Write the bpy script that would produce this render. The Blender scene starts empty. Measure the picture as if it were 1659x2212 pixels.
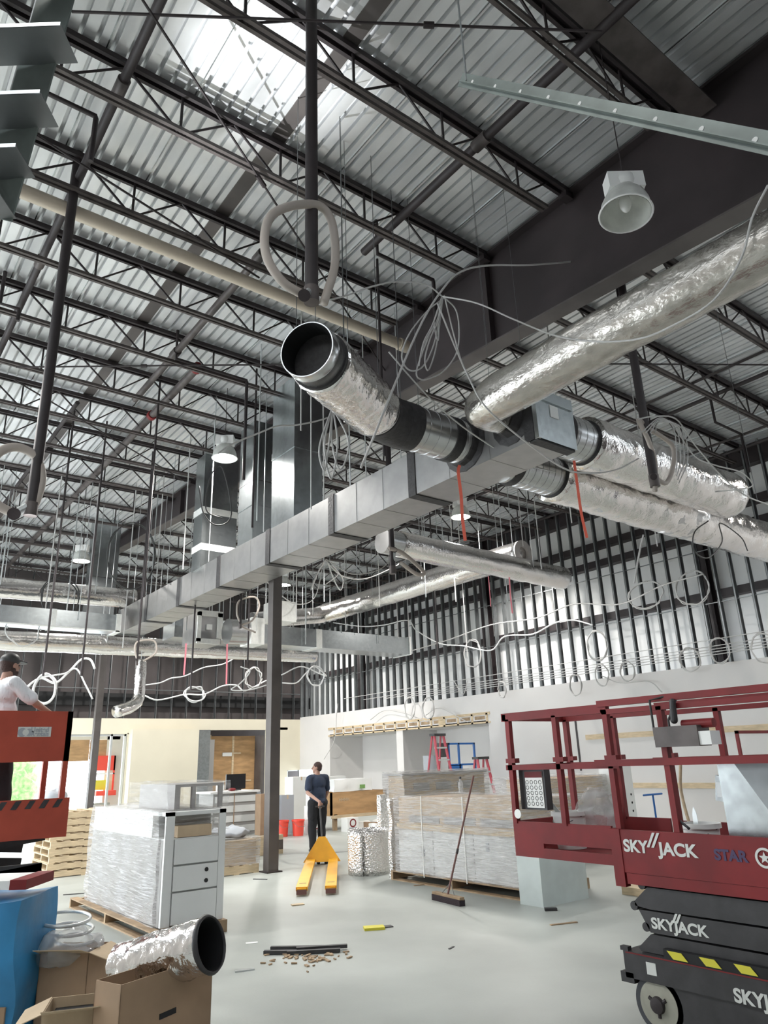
import bpy, bmesh, math, random
from mathutils import Vector, Matrix, noise
random.seed(7)
V = Vector
# ------------------------------------------------------------------ camera, world, exposure
F_PX, CX, CY = 1557.2, 829.5, 1106.0
CAM = V((0, 0, 1.7))
VA = V((-430 - CX, 1690 - CY, F_PX)).normalized()      # world +Y seen by the camera (x right, y down, z forward)
VB = V((2970 - CX, 1570 - CY, F_PX))
VB = (VB - VA * VB.dot(VA)).normalized()               # world +X
VU = VB.cross(VA)
if VU.y > 0: VU = -VU                                  # world +Z
R3 = Matrix((VB, VA, VU)).transposed()                 # world -> camera
right, down, fwd = R3[0].copy(), R3[1].copy(), R3[2].copy()
cam_d = bpy.data.cameras.new('camera'); cam = bpy.data.objects.new('camera', cam_d)
bpy.context.scene.collection.objects.link(cam)
cam.matrix_world = Matrix.Translation(CAM) @ Matrix((right, -down, -fwd)).transposed().to_4x4()
cam_d.sensor_width = 36; cam_d.sensor_fit = 'AUTO'; cam_d.lens = F_PX / 2212 * 36
cam_d.clip_start = .05; cam_d.clip_end = 300
S = bpy.context.scene
S.camera = cam
S.view_settings.view_transform = 'Standard'; S.view_settings.look = 'None'
S.view_settings.gamma = 1; S.view_settings.use_curve_mapping = False
S.view_settings.exposure = 0.0
w = bpy.data.worlds.new('sky'); S.world = w; w.use_nodes = True
w.node_tree.nodes['Background'].inputs[0].default_value = (.86, .94, 1, 1)
w.node_tree.nodes['Background'].inputs[1].default_value = 8.0
COL = S.collection
def ray(px, py):
    return (right * (px - CX) + down * (py - CY) + fwd * F_PX).normalized()
def pX(px, py, x): d = ray(px, py); return CAM + d * (x / d.x)
def pY(px, py, y): d = ray(px, py); return CAM + d * (y / d.y)
def pZ(px, py, z): d = ray(px, py); return CAM + d * ((z - CAM.z) / d.z)
def pD(px, py, dist): d = ray(px, py); return CAM + d * (dist / d.dot(fwd))

def lamp_light(name, kind, loc, energy, color=(1, 1, 1), size=.3, aim=None, parent=None):
    l = bpy.data.lights.new(name, kind); l.energy = energy; l.color = color
    if kind == 'AREA': l.shape = 'DISK'; l.size = size
    elif kind == 'POINT': l.shadow_soft_size = size
    elif kind == 'SPOT': l.shadow_soft_size = size; l.spot_size = math.radians(158); l.spot_blend = .5
    o = bpy.data.objects.new(name, l); COL.objects.link(o); o.location = loc
    if aim is not None: o.rotation_euler = (V(aim) - V(loc)).to_track_quat('-Z', 'Y').to_euler()
    if parent: o.parent = parent; o.location = V(loc) - parent.location
    return o

# ------------------------------------------------------------------ materials
def mat(name, col, rough=.6, metal=0., noise_amt=0., nscale=8., bump=0., bscale=40., emit=0., stretch=None, alpha=1., spec=None, detail=4, col2=None, lo=.35, hi=.65):
    m = bpy.data.materials.new(name); m.use_nodes = True
    nt = m.node_tree; b = nt.nodes['Principled BSDF']
    b.inputs['Base Color'].default_value = (*col, 1); b.inputs['Roughness'].default_value = rough
    b.inputs['Metallic'].default_value = metal; b.inputs['Alpha'].default_value = alpha
    if spec is not None: b.inputs['Specular IOR Level'].default_value = spec
    if emit: b.inputs['Emission Color'].default_value = (*col, 1); b.inputs['Emission Strength'].default_value = emit
    tc = nt.nodes.new('ShaderNodeTexCoord'); mp = nt.nodes.new('ShaderNodeMapping')
    nt.links.new(tc.outputs['Object'], mp.inputs[0])
    if stretch: mp.inputs['Scale'].default_value = stretch
    if noise_amt or col2:
        n = nt.nodes.new('ShaderNodeTexNoise'); n.inputs['Scale'].default_value = nscale; n.inputs['Detail'].default_value = detail
        nt.links.new(mp.outputs[0], n.inputs['Vector'])
        r = nt.nodes.new('ShaderNodeValToRGB'); nt.links.new(n.outputs['Fac'], r.inputs[0])
        c2 = col2 if col2 else tuple(c * (1 - noise_amt) for c in col)
        r.color_ramp.elements[0].position = lo; r.color_ramp.elements[0].color = (*c2, 1)
        r.color_ramp.elements[1].position = hi; r.color_ramp.elements[1].color = (*col, 1)
        nt.links.new(r.outputs[0], b.inputs['Base Color'])
    if bump:
        n2 = nt.nodes.new('ShaderNodeTexNoise'); n2.inputs['Scale'].default_value = bscale; n2.inputs['Detail'].default_value = 3
        nt.links.new(mp.outputs[0], n2.inputs['Vector'])
        bp = nt.nodes.new('ShaderNodeBump'); bp.inputs['Strength'].default_value = bump; bp.inputs['Distance'].default_value = .02
        nt.links.new(n2.outputs['Fac'], bp.inputs['Height']); nt.links.new(bp.outputs[0], b.inputs['Normal'])
    return m
def voronoi_bump(m, scale, strength, dist=.02, stretch=None, feature='F1'):
    nt = m.node_tree; b = nt.nodes['Principled BSDF']
    tc = nt.nodes.new('ShaderNodeTexCoord'); mp = nt.nodes.new('ShaderNodeMapping'); nt.links.new(tc.outputs['Object'], mp.inputs[0])
    if stretch: mp.inputs['Scale'].default_value = stretch
    v = nt.nodes.new('ShaderNodeTexVoronoi'); v.inputs['Scale'].default_value = scale; v.feature = feature
    nt.links.new(mp.outputs[0], v.inputs['Vector'])
    bp = nt.nodes.new('ShaderNodeBump'); bp.inputs['Strength'].default_value = strength; bp.inputs['Distance'].default_value = dist
    nt.links.new(v.outputs['Distance'], bp.inputs['Height']); nt.links.new(bp.outputs[0], b.inputs['Normal'])
M = {}
M['floor'] = mat('concrete', (.46, .485, .455), .42, noise_amt=.34, nscale=.45, bump=.05, bscale=60, detail=8, lo=.3, hi=.62)
M['deck'] = mat('galvanised_deck', (.90, .91, .92), .34, .42, noise_amt=.24, nscale=1.6, bump=.05, bscale=5, stretch=(1, .5, 1), detail=5)
M['steel'] = mat('dark_primer_steel', (.035, .026, .028), .55, 0, noise_amt=.35, nscale=3, bump=.05)
M['steel_lt'] = mat('worn_primer_steel', (.11, .092, .088), .5, .2, noise_amt=.4, nscale=5)
M['girder'] = mat('brown_primer_steel', (.045, .034, .036), .6, 0, noise_amt=.4, nscale=1.2)
M['column'] = mat('grey_brown_steel', (.12, .105, .10), .5, .1, noise_amt=.3, nscale=2)
M['galv'] = mat('galvanised_sheet', (.46, .49, .50), .26, .95, noise_amt=.18, nscale=14, bump=.03, bscale=3)
M['duct'] = mat('dull_duct_sheet', (.40, .395, .39), .38, .88, noise_amt=.12, nscale=5, bump=.02, bscale=2)
M['spiral'] = mat('bright_duct_sheet', (.58, .58, .58), .25, .9, noise_amt=.12, nscale=9)
M['mastic'] = mat('dark_grey_mastic', (.035, .033, .035), .6, noise_amt=.4, nscale=20, bump=.3, bscale=30)
M['mastic_w'] = mat('white_mastic', (.80, .80, .77), .6, noise_amt=.1, nscale=15, bump=.3, bscale=30)
M['foil'] = mat('foil_insulation', (.80, .77, .75), .14, .98, bump=.42, bscale=20)
M['foil_big'] = mat('crinkled_foil_wrap', (.58, .55, .51), .27, .9, bump=.5, bscale=16, stretch=(1.4, .8, 1.4), noise_amt=.2, nscale=8)
M['bubble'] = mat('bubble_foil', (.82, .80, .78), .25, .85); voronoi_bump(M['bubble'], 34, .8)
M['stud'] = mat('galvanised_stud', (.22, .23, .235), .42, .75, noise_amt=.15, nscale=5)
M['sheet'] = mat('white_faced_insulation', (.88, .88, .87), .6, noise_amt=.10, nscale=.9, bump=.05, bscale=5)
M['brownsheet'] = mat('brown_grey_sheathing', (.085, .072, .072), .7, noise_amt=.35, nscale=.8)
M['drywall'] = mat('white_drywall', (.68, .66, .645), .85, noise_amt=.06, nscale=.7)
M['cream'] = mat('cream_drywall', (.66, .61, .49), .85, noise_amt=.06, nscale=.8)
M['ply'] = mat('plywood', (.50, .30, .14), .6, noise_amt=.3, nscale=2, stretch=(1, 1, 4))
M['wood'] = mat('pale_timber', (.66, .52, .34), .6, noise_amt=.25, nscale=5, stretch=(1, 1, 5))
M['wood_dk'] = mat('worn_pallet_timber', (.40, .28, .17), .7, noise_amt=.35, nscale=6)
M['card'] = mat('cardboard', (.36, .24, .15), .75, noise_amt=.12, nscale=6)
M['card_lt'] = mat('pale_cardboard', (.55, .42, .28), .75, noise_amt=.12, nscale=6)
M['red'] = mat('dark_red_paint', (.20, .008, .010), .6, noise_amt=.25, nscale=4)
M['redpanel'] = mat('orange_red_paint', (.42, .07, .04), .45, noise_amt=.15, nscale=5)
M['redbright'] = mat('bright_red_plastic', (.80, .08, .05), .45)
M['char'] = mat('charcoal_paint', (.045, .043, .045), .5, noise_amt=.3, nscale=9, bump=.05)
M['black'] = mat('matt_black', (.008, .008, .009), .7)
M['galv_dk'] = mat('dull_galvanised_angle', (.17, .20, .19), .5, .3, noise_amt=.3, nscale=6)
M['rubber'] = mat('grey_rubber', (.05, .052, .06), .7)
M['tan'] = mat('grey_tan_wheel', (.36, .35, .29), .6, noise_amt=.2, nscale=9)
M['white'] = mat('white_paint', (.80, .80, .78), .5)
M['lam'] = mat('white_laminate', (.72, .73, .72), .4, noise_amt=.05, nscale=3)
M['greyboard'] = mat('grey_laminate', (.33, .32, .31), .5)
M['yellow'] = mat('orange_yellow_paint', (.85, .42, .02), .4, noise_amt=.1, nscale=6)
M['hazard'] = mat('yellow_decal', (.65, .58, .05), .5)
M['pvc'] = mat('cream_pvc', (.60, .52, .42), .4, noise_amt=.1, nscale=3)
M['hose'] = mat('beige_hose', (.42, .37, .33), .55)
M['cable'] = mat('pale_cable', (.52, .51, .50), .5)
M['cable_w'] = mat('white_cable', (.82, .82, .82), .5)
M['cable_d'] = mat('dark_cable', (.06, .06, .06), .6)
M['ribbon'] = mat('orange_ribbon', (.85, .16, .10), .6)
M['pinkrib'] = mat('pink_ribbon', (.95, .30, .35), .6)
M['blue'] = mat('blue_tarp', (.03, .24, .50), .4, noise_amt=.35, nscale=3, bump=.4, bscale=5)
M['bluepaint'] = mat('blue_paint', (.02, .12, .38), .45)
M['skin'] = mat('skin', (.42, .24, .18), .6, noise_amt=.1, nscale=15)
M['navy'] = mat('navy_cloth', (.035, .05, .09), .85, noise_amt=.3, nscale=5, bump=.2, bscale=20)
M['pants'] = mat('black_cloth', (.016, .016, .019), .85, noise_amt=.3, nscale=6, bump=.2, bscale=20)
M['tshirt'] = mat('white_cotton', (.74, .75, .78), .85, bump=.5, bscale=9, stretch=(3, 3, .6))
M['hair'] = mat('brown_hair', (.06, .035, .03), .8, bump=.3, bscale=80)
M['paper'] = mat('white_paper', (.82, .82, .80), .7)
M['screen'] = mat('dark_screen', (.006, .006, .008), .25)
M['leaf'] = mat('hedge_leaves', (.22, .42, .12), .7, noise_amt=.6, nscale=5, bump=.6, bscale=15)
M['asphalt'] = mat('pale_paving', (.88, .88, .88), .9)
M['greybag'] = mat('grey_plastic', (.35, .37, .40), .45, bump=.5, bscale=6)
M['pole'] = mat('broom_pole', (.16, .07, .06), .5)
M['bristle'] = mat('dark_bristle', (.03, .02, .025), .9, bump=.6, bscale=80)
M['lens'] = mat('lamp_glow', (1, .98, .94), .5, emit=30)
M['reflector'] = mat('frosted_reflector', (.78, .79, .75), .35, .3, noise_amt=.25, nscale=5)
M['text_w'] = mat('pale_lettering', (.62, .63, .60), .5)
M['text_d'] = mat('dark_blue_lettering', (.05, .03, .09), .5)
M['galv_pale'] = mat('pale_galvanised_box', (.60, .66, .65), .4, .35, noise_amt=.1, nscale=4)
M['alum'] = mat('aluminium', (.6, .62, .62), .35, .7)
# stretch film: real, partly transparent, wrinkled
def film(name, a, sc, st=(1, 1, 6)):
    m = mat(name, (.62, .61, .61), .10, 0, bump=1.0, bscale=sc, stretch=st, spec=.9)
    nt = m.node_tree; b = nt.nodes['Principled BSDF']
    tc = nt.nodes.new('ShaderNodeTexCoord'); mp = nt.nodes.new('ShaderNodeMapping'); mp.inputs['Scale'].default_value = st
    nt.links.new(tc.outputs['Object'], mp.inputs[0])
    n = nt.nodes.new('ShaderNodeTexNoise'); n.inputs['Scale'].default_value = sc * .7; nt.links.new(mp.outputs[0], n.inputs['Vector'])
    mr = nt.nodes.new('ShaderNodeMapRange'); mr.inputs[1].default_value = .35; mr.inputs[2].default_value = .7
    mr.inputs[3].default_value = a * .55; mr.inputs[4].default_value = min(1, a * 1.7)
    nt.links.new(n.outputs['Fac'], mr.inputs[0]); nt.links.new(mr.outputs[0], b.inputs['Alpha'])
    return m
M['film'] = film('stretch_film', .36, 5, (.8, .8, 13))
M['film2'] = film('thin_stretch_film', .16, 5)
M['bag'] = film('clear_plastic_bag', .40, 6, (1, 1, 1))

# ------------------------------------------------------------------ mesh helpers
class B:
    def __init__(s): s.v = []; s.f = []
    def add(s, vs, fs):
        n = len(s.v); s.v += [V(a) for a in vs]; s.f += [tuple(i + n for i in f) for f in fs]; return s
    def box(s, x0, x1, y0, y1, z0, z1):
        if x0 > x1: x0, x1 = x1, x0
        if y0 > y1: y0, y1 = y1, y0
        if z0 > z1: z0, z1 = z1, z0
        return s.add([(x0, y0, z0), (x1, y0, z0), (x1, y1, z0), (x0, y1, z0), (x0, y0, z1), (x1, y0, z1), (x1, y1, z1), (x0, y1, z1)],
                     [(0, 3, 2, 1), (4, 5, 6, 7), (0, 1, 5, 4), (1, 2, 6, 5), (2, 3, 7, 6), (3, 0, 4, 7)])
    def beam(s, p, q, wd, h, up=(0, 0, 1)):
        p, q = V(p), V(q); d = (q - p).normalized(); u = V(up)
        if abs(d.dot(u)) > .97: u = V((0, 1, 0))
        a = d.cross(u).normalized(); u = a.cross(d).normalized(); a *= wd / 2; u *= h / 2
        vs = [p - a - u, p + a - u, p + a + u, p - a + u, q - a - u, q + a - u, q + a + u, q - a + u]
        return s.add(vs, [(0, 1, 2, 3), (7, 6, 5, 4), (0, 4, 5, 1), (1, 5, 6, 2), (2, 6, 7, 3), (3, 7, 4, 0)])
    def prism(s, pts, vec):
        n = len(pts); vec = V(vec); pts = [V(p) for p in pts]
        return s.add(pts + [p + vec for p in pts], [tuple(range(n))[::-1], tuple(range(n, 2 * n))] + [(i, (i + 1) % n, n + (i + 1) % n, n + i) for i in range(n)])
    def tube(s, pts, r, n=8, caps=True, closed=False):
        pts = [V(p) for p in pts]; k = len(pts); rs = r if isinstance(r, (list, tuple)) else [r] * k
        rings = []; prev = None
        for i, p in enumerate(pts):
            if closed: t = pts[(i + 1) % k] - pts[i - 1]
            else: t = pts[min(i + 1, k - 1)] - pts[max(i - 1, 0)]
            t = t.normalized() if t.length > 1e-9 else V((0, 0, 1))
            if prev is None:
                u = V((0, 0, 1)) if abs(t.z) < .9 else V((1, 0, 0)); a = t.cross(u).normalized()
            else:
                a = prev - t * prev.dot(t); a = a.normalized() if a.length > 1e-6 else prev
            prev = a; b2 = t.cross(a)
            rings.append([p + (a * math.cos(2 * math.pi * j / n) + b2 * math.sin(2 * math.pi * j / n)) * rs[i] for j in range(n)])
        vs = [q for rg in rings for q in rg]; fs = []
        for i in range(k if closed else k - 1):
            i2 = (i + 1) % k
            for j in range(n): fs.append((i * n + j, i * n + (j + 1) % n, i2 * n + (j + 1) % n, i2 * n + j))
        if caps and not closed: fs += [tuple(range(n))[::-1], tuple(range((k - 1) * n, k * n))]
        return s.add(vs, fs)
    def lathe(s, prof, o=(0, 0, 0), axis=(0, 0, 1), n=24):
        o = V(o); ax = V(axis).normalized(); u = V((1, 0, 0)) if abs(ax.x) < .9 else V((0, 1, 0))
        a = ax.cross(u).normalized(); b2 = ax.cross(a); vs = []; fs = []
        for r, z in prof:
            for j in range(n): t = 2 * math.pi * j / n; vs.append(o + ax * z + (a * math.cos(t) + b2 * math.sin(t)) * r)
        for i in range(len(prof) - 1):
            for j in range(n): fs.append((i * n + j, i * n + (j + 1) % n, (i + 1) * n + (j + 1) % n, (i + 1) * n + j))
        return s.add(vs, fs)
    def ell(s, c, r, n=16, m=10, rot=None):
        c = V(c); vs = []; fs = []
        for i in range(m + 1):
            ph = math.pi * i / m
            for j in range(n):
                t = 2 * math.pi * j / n; p = V((r[0] * math.sin(ph) * math.cos(t), r[1] * math.sin(ph) * math.sin(t), r[2] * math.cos(ph)))
                vs.append(c + (rot @ p if rot else p))
        for i in range(m):
            for j in range(n): fs.append((i * n + j, i * n + (j + 1) % n, (i + 1) * n + (j + 1) % n, (i + 1) * n + j))
        return s.add(vs, fs)
    def cap(s, p, q, r0, r1, n=12):
        p, q = V(p), V(q); L = (q - p).length; prof = []
        for i in range(5): a = math.pi / 2 * i / 4; prof.append((max(r0 * math.sin(a), 1e-4), -r0 * math.cos(a)))
        for i in range(5): a = math.pi / 2 * i / 4; prof.append((max(r1 * math.cos(a), 1e-4), L + r1 * math.sin(a)))
        return s.lathe(prof, p, (q - p), n)
def wloc(o):
    l = V((0, 0, 0))
    while o: l += o.location; o = o.parent
    return l
def obj(name, b, m, parent=None, smooth=False, origin=None):
    me = bpy.data.meshes.new(name)
    o = bpy.data.objects.new(name, me); COL.objects.link(o)
    org = V((0, 0, 0))
    if parent: o.parent = parent; org = wloc(parent)
    elif b.v:
        mn = V([min(v[i] for v in b.v) for i in range(3)]); mx = V([max(v[i] for v in b.v) for i in range(3)])
        org = V(((mn.x + mx.x) / 2, (mn.y + mx.y) / 2, mn.z)); o.location = org
    me.from_pydata([v - org for v in b.v], [], b.f)
    if smooth is True:
        for p in me.polygons: p.use_smooth = True
    elif smooth:
        for p in me.polygons: p.use_smooth = True
        me.set_sharp_from_angle(angle=math.radians(smooth))
    if isinstance(m, str): m = M[m]
    me.materials.append(m); me.update()
    return o
def tag(o, label, cat, group=None, kind=None):
    o['label'] = label; o['category'] = cat
    if group: o['group'] = group
    if kind: o['kind'] = kind
    return o
def thing(name, label, cat, loc, group=None):
    o = bpy.data.objects.new(name, None); COL.objects.link(o); o.location = V(loc); o.empty_display_size = .1
    return tag(o, label, cat, group)
def struct(name, b, m, smooth=False, parent=None):
    o = obj(name, b, m, parent, smooth)
    if not parent: o['kind'] = 'structure'
    return o
def smooth_path(pts, sub=6, closed=False):
    pts = [V(p) for p in pts]; n = len(pts); out = []
    for i in range(n if closed else n - 1):
        p0 = pts[(i - 1) % n] if closed or i > 0 else pts[0] * 2 - pts[1]; p1 = pts[i]; p2 = pts[(i + 1) % n]
        p3 = pts[(i + 2) % n] if closed or i < n - 2 else p2 * 2 - p1
        for k in range(sub):
            t = k / sub
            out.append(.5 * ((2 * p1) + (p2 - p0) * t + (2 * p0 - 5 * p1 + 4 * p2 - p3) * t * t + (3 * p1 - p0 - 3 * p2 + p3) * t ** 3))
    if not closed: out.append(pts[-1])
    return out
def dup(root, off, label=None, group=None):
    r = root.copy(); COL.objects.link(r); r.location = root.location + V(off)
    if label: r['label'] = label
    if group: r['group'] = group
    for ch in list(root.children):
        c = ch.copy(); COL.objects.link(c); c.parent = r
        for g in list(ch.children):
            d = g.copy(); COL.objects.link(d); d.parent = c
    return r
def text(name, body, org, xd, up, size, m, parent, bold=.02, ext=.002, sx=1.):
    cu = bpy.data.curves.new(name, 'FONT'); cu.body = body; cu.size = size; cu.offset = bold * size; cu.extrude = ext
    t = bpy.data.objects.new('tmp', cu); COL.objects.link(t)
    dg = bpy.context.evaluated_depsgraph_get(); me = bpy.data.meshes.new_from_object(t.evaluated_get(dg))
    COL.objects.unlink(t); bpy.data.objects.remove(t)
    xd = V(xd).normalized(); up = V(up).normalized(); nz = xd.cross(up); pw = wloc(parent) if parent else V((0, 0, 0))
    for v in me.vertices: c = v.co.copy(); v.co = V(org) + xd * c.x * sx + up * c.y + nz * c.z - pw
    me.materials.clear(); me.materials.append(M[m]); o = bpy.data.objects.new(name, me); COL.objects.link(o)
    if parent: o.parent = parent
    return o
ORD = ['first', 'second', 'third', 'fourth', 'fifth', 'sixth', 'seventh', 'eighth', 'ninth', 'tenth', 'eleventh', 'twelfth', 'thirteenth', 'fourteenth',
       'fifteenth', 'sixteenth', 'seventeenth', 'eighteenth', 'nineteenth', 'twentieth', 'twenty-first', 'twenty-second']

# ------------------------------------------------------------------ setting
ZD, XW, YB = 8.75, 16.5, 27.6
struct('floor', B().box(-5, 18.6, -4, 29.5, -.2, 0), 'floor')
struct('wall_left', B().box(-5.1, -5, -4, 9, 0, 8.75).box(-5.1, -5, 9, 28.2, 4.4, 8.75), 'drywall')
struct('wall_front', B().box(-5, 17.6, -4.1, -4, 0, 8.75), 'brownsheet')
struct('trim_1', B().box(-5, 17.6, 29.5, 60, -.22, -.02).box(-30, -5, -4, 60, -.22, -.02), 'asphalt')          # paving outside the shopfront
# corrugated roof deck, ribs along Y
db = B(); P = .16; prof = []
x = -4.0
while x < 17.6:
    prof += [(x, ZD), (x + .116, ZD), (x + .119, ZD + .075), (x + .157, ZD + .075)]; x += P
vs = [(a, -3, z) for a, z in prof] + [(a, 29, z) for a, z in prof]; n = len(prof)
db.add(vs, [(i, i + 1, n + i + 1, n + i) for i in range(n - 1)])
struct('ceiling', db, 'deck')
struct('trim_2', B().box(-4, 17.6, -3, 29, ZD + .08, ZD + .16), 'steel')   # roof insulation above the deck
lb = B()
for k in range(24):
    xx = -3.7 + k * .96 + .094
    lb.box(xx, xx + .012, -3, 29, ZD - .012, ZD + .04)
struct('trim_3', lb, 'galv')                                          # side laps of the deck sheets
sd = B()
for xx in (3.2,): sd.box(xx - .09, xx + .09, -3, 29, ZD - .015, ZD + .01)
struct('trim_4', sd, 'column')
# tapered girder
gz0 = lambda y: 6.95 + .066 * (y - 2)
gb = B(); y0, y1 = -2.5, 27.5
web = [(6.77, y0, gz0(y0)), (6.77, y1, gz0(y1)), (6.77, y1, 8.68), (6.77, y0, 8.68)]
gir = struct('trim_5', B().prism(web, (.02, 0, 0)), 'girder'); gir.name = 'roof_girder'; gir['kind'] = 'structure'
obj('bottom_flange', B().beam((6.78, y0, gz0(y0)), (6.78, y1, gz0(y1)), .26, .025), 'column', gir)
obj('top_flange', B().box(6.65, 6.91, y0, y1, 8.66, 8.70), 'girder', gir)
stf = B()
for yy in (1.3, 6.0, 12, 17.3, 22.6): stf.box(6.67, 6.89, yy - .01, yy + .01, gz0(yy), 8.66)
obj('stiffener', stf, 'girder', gir)

# ---- bar joists
YJ = [5.96 + 1.51 * k for k in range(-3, 15)]
def joist(name, x0, x1, y, label, group):
    t = thing(name, label, 'roof joist', (x0, y, 8.15), group)
    zt, zb = 8.68, 8.16
    tc = B(); bc = B()
    for s in (-1, 1):
        tc.box(x0, x1, y + s * .045 - .02, y + s * .045 + .02, zt - .05, zt + .02)
        bc.box(x0 + .55, x1 - .55, y + s * .035 - .02, y + s * .035 + .02, zb - .02, zb + .025)
    tc.box(x0, x1, y - .065, y + .065, zt + .005, zt + .02)
    for xe in (x0, x1 - .14): tc.box(xe, xe + .14, y - .06, y + .06, zt - .12, zt)
    obj('top_chord', tc, 'steel', t); obj('bottom_chord', bc, 'steel_lt', t)
    wb = B(); k0 = math.ceil((x0 + .5 - 2.04) / 1.22); k1 = math.floor((x1 - .5 - 2.04) / 1.22)
    xs = [2.04 + 1.22 * k for k in range(k0, k1 + 1)]
    for xb in xs:
        wb.tube([(max(xb - .60, x0 + .1), y, zt - .03), (xb - .03, y, zb)], .016, 6)
        wb.tube([(xb + .03, y, zb), (min(xb + .60, x1 - .1), y, zt - .03)], .013, 6)
        wb.tube([(xb, y, zb), (xb, y, zt - .03)], .016, 6)
    obj('web_bars', wb, 'steel', t)
    return t
jl = joist('roof_joist', -3.9, 6.72, YJ[0], 'dark open-web roof joist left of the big girder, nearest the camera', 'roof joists left of the girder')
jr = joist('roof_joist', 6.84, 17.0, YJ[0], 'dark open-web roof joist right of the big girder, nearest the camera', 'roof joists right of the girder')
for k, y in enumerate(YJ[1:], 1):
    dup(jl, (0, y - YJ[0], 0), 'dark open-web roof joist left of the big girder, %s from the camera' % ORD[k])
    dup(jr, (0, y - YJ[0], 0), 'dark open-web roof joist right of the big girder, %s from the camera' % ORD[k])
# tie beam on the column line near the camera
tb = thing('tie_beam', 'wide brown steel beam crossing the roof at the upper right, left end out of frame', 'steel beam', (4, 2.62, 8.3))
obj('web_plate', B().box(-3, 6.7, 2.61, 2.63, 8.38, 8.66), 'column', tb)
obj('lower_flange', B().box(-3, 6.7, 2.44, 2.74, 8.36, 8.38), 'steel_lt', tb)
# ---- sprinkler pipes (between the chords) and bridging
def pipe_thing(name, label, cat, pts, r, m, group=None, fit=None, fm='steel_lt', n=12):
    o = obj(name, B().tube(pts, r, n), m, None, 60); tag(o, label, cat, group)
    if fit:
        for f in fit: obj('fitting', B().tube([V(f[0]), V(f[1])], r * 1.35, n), fm, o, 60)
    return o
pipe_thing('sprinkler_pipe', 'dark steel sprinkler pipe running away at the far left of the roof', 'pipe', [(1.39, -2, 8.36), (1.39, 27, 8.36)], .05, 'steel', 'sprinkler pipes', [((1.39, 5.85, 8.36), (1.39, 6.07, 8.36)), ((1.39, 9.2, 8.36), (1.39, 9.4, 8.36))])
pipe_thing('sprinkler_pipe', 'brown sprinkler pipe under the deck left of the white ceiling pipe end', 'pipe', [(3.8, 7.4, 8.36), (3.8, 12.5, 8.36)], .055, 'steel_lt', 'sprinkler pipes', [((3.8, 7.4, 8.36), (3.8, 7.6, 8.36)), ((3.8, 10.4, 8.36), (3.8, 10.6, 8.36))])
pipe_thing('sprinkler_pipe', 'black sprinkler pipe running away just left of the girder', 'pipe', [(4.93, -2, 8.36), (4.93, 6.6, 8.36)], .055, 'steel', 'sprinkler pipes', [((4.93, 4.2, 8.36), (4.93, 4.4, 8.36))])
pipe_thing('sprinkler_pipe', 'brown sprinkler main continuing away beside the girder in the middle distance', 'pipe', [(4.3, 10.75, 8.36), (4.3, 27, 8.36)], .07, 'steel_lt', 'sprinkler pipes', [((4.3, 10.7, 8.36), (4.3, 10.82, 8.36)), ((4.3, 12.9, 8.36), (4.3, 13.0, 8.36))], 'red')
pipe_thing('sprinkler_pipe', 'thin dark sprinkler branch pipe left of the girder, with an end cap', 'pipe', [(2.95, 13.2, 8.36), (2.95, 27, 8.36)], .04, 'steel', 'sprinkler pipes')
for k, xx in enumerate((8.9, 12.0, 15.1)):
    pipe_thing('bridging_line', 'dark bridging angle running away under the right-hand roof bay, %s from the girder' % ORD[k], 'steel angle', [(xx, -2, 8.2), (xx, 27, 8.2)], .03, 'steel', 'bridging lines right of the girder', n=4)
    pipe_thing('sprinkler_pipe', 'dark sprinkler pipe under the right-hand roof bay, %s from the girder' % ORD[k], 'pipe', [(xx + 1.2, -2, 8.4), (xx + 1.2, 27, 8.4)], .04, 'steel', 'sprinkler pipes')
# short branch drops with elbows
for k, (px, py, qx, qy, y, zb) in enumerate([(95, 198, 205, 258, 6.6, 7.6), (380, 775, 530, 825, 11.2, 6.3), (0, 655, 40, 672, 8.2, 8.0), (815, 548, 930, 610, 6.7, 7.2), (1545, 912, 1600, 938, 6.4, 7.3)]):
    a, b2 = pZ(px, py, 8.2), pZ(qx, qy, 8.2)
    b2.y = a.y
    pipe_thing('sprinkler_drop', ['short branch pipe with a long black drop at the top left', 'branch pipe with a drop above the tall upright duct', 'stub branch pipe at the left edge of the roof', 'branch pipe and black drop left of the girder, above the foil duct',
               'branch pipe and drop in the right-hand roof bay'][k], 'pipe', [V((a.x, a.y, ZD)), a, b2, b2 + V((0, 0, -.03)), V((b2.x, b2.y, zb))], .028, 'steel', 'sprinkler drops')
# roof bracing rods
def rod(p, q, label, tb_at=.5):
    t = thing('bracing_rod', label, 'steel rod', p, 'roof bracing rods')
    obj('rod_bar', B().tube([p, q], .014, 6), 'steel', t)
    a, b2 = V(p).lerp(V(q), tb_at - .008), V(p).lerp(V(q), tb_at + .012)
    obj('turnbuckle', B().tube([a, b2], .03, 8), 'steel', t)
rod(pZ(155, 25, 8.1), pZ(1300, 68, 8.1), 'thin bracing rod with turnbuckle crossing almost level at the top of the view', .66)
rod(pZ(308, 0, 8.05), pZ(900, 905, 8.05), 'thin bracing rod running diagonally past the upper hose loop', .25)
rod(pZ(0, 242, 8.05), pZ(560, 600, 8.05), 'pale bracing rod running diagonally at the upper left', .7)
rod(pZ(35, 793, 8.05), pZ(640, 787, 8.05), 'thin bracing rod with turnbuckle left of the round duct mouth', .45)
rod(pZ(1300, 786, 8.1), pZ(1659, 788, 8.1), 'thin bracing rod under the right-hand roof bay', .2)
rod(pZ(30, 820, 8.05), pZ(400, 1040, 8.05), 'thin diagonal bracing rod over the bright left roof bay', .5)

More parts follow.
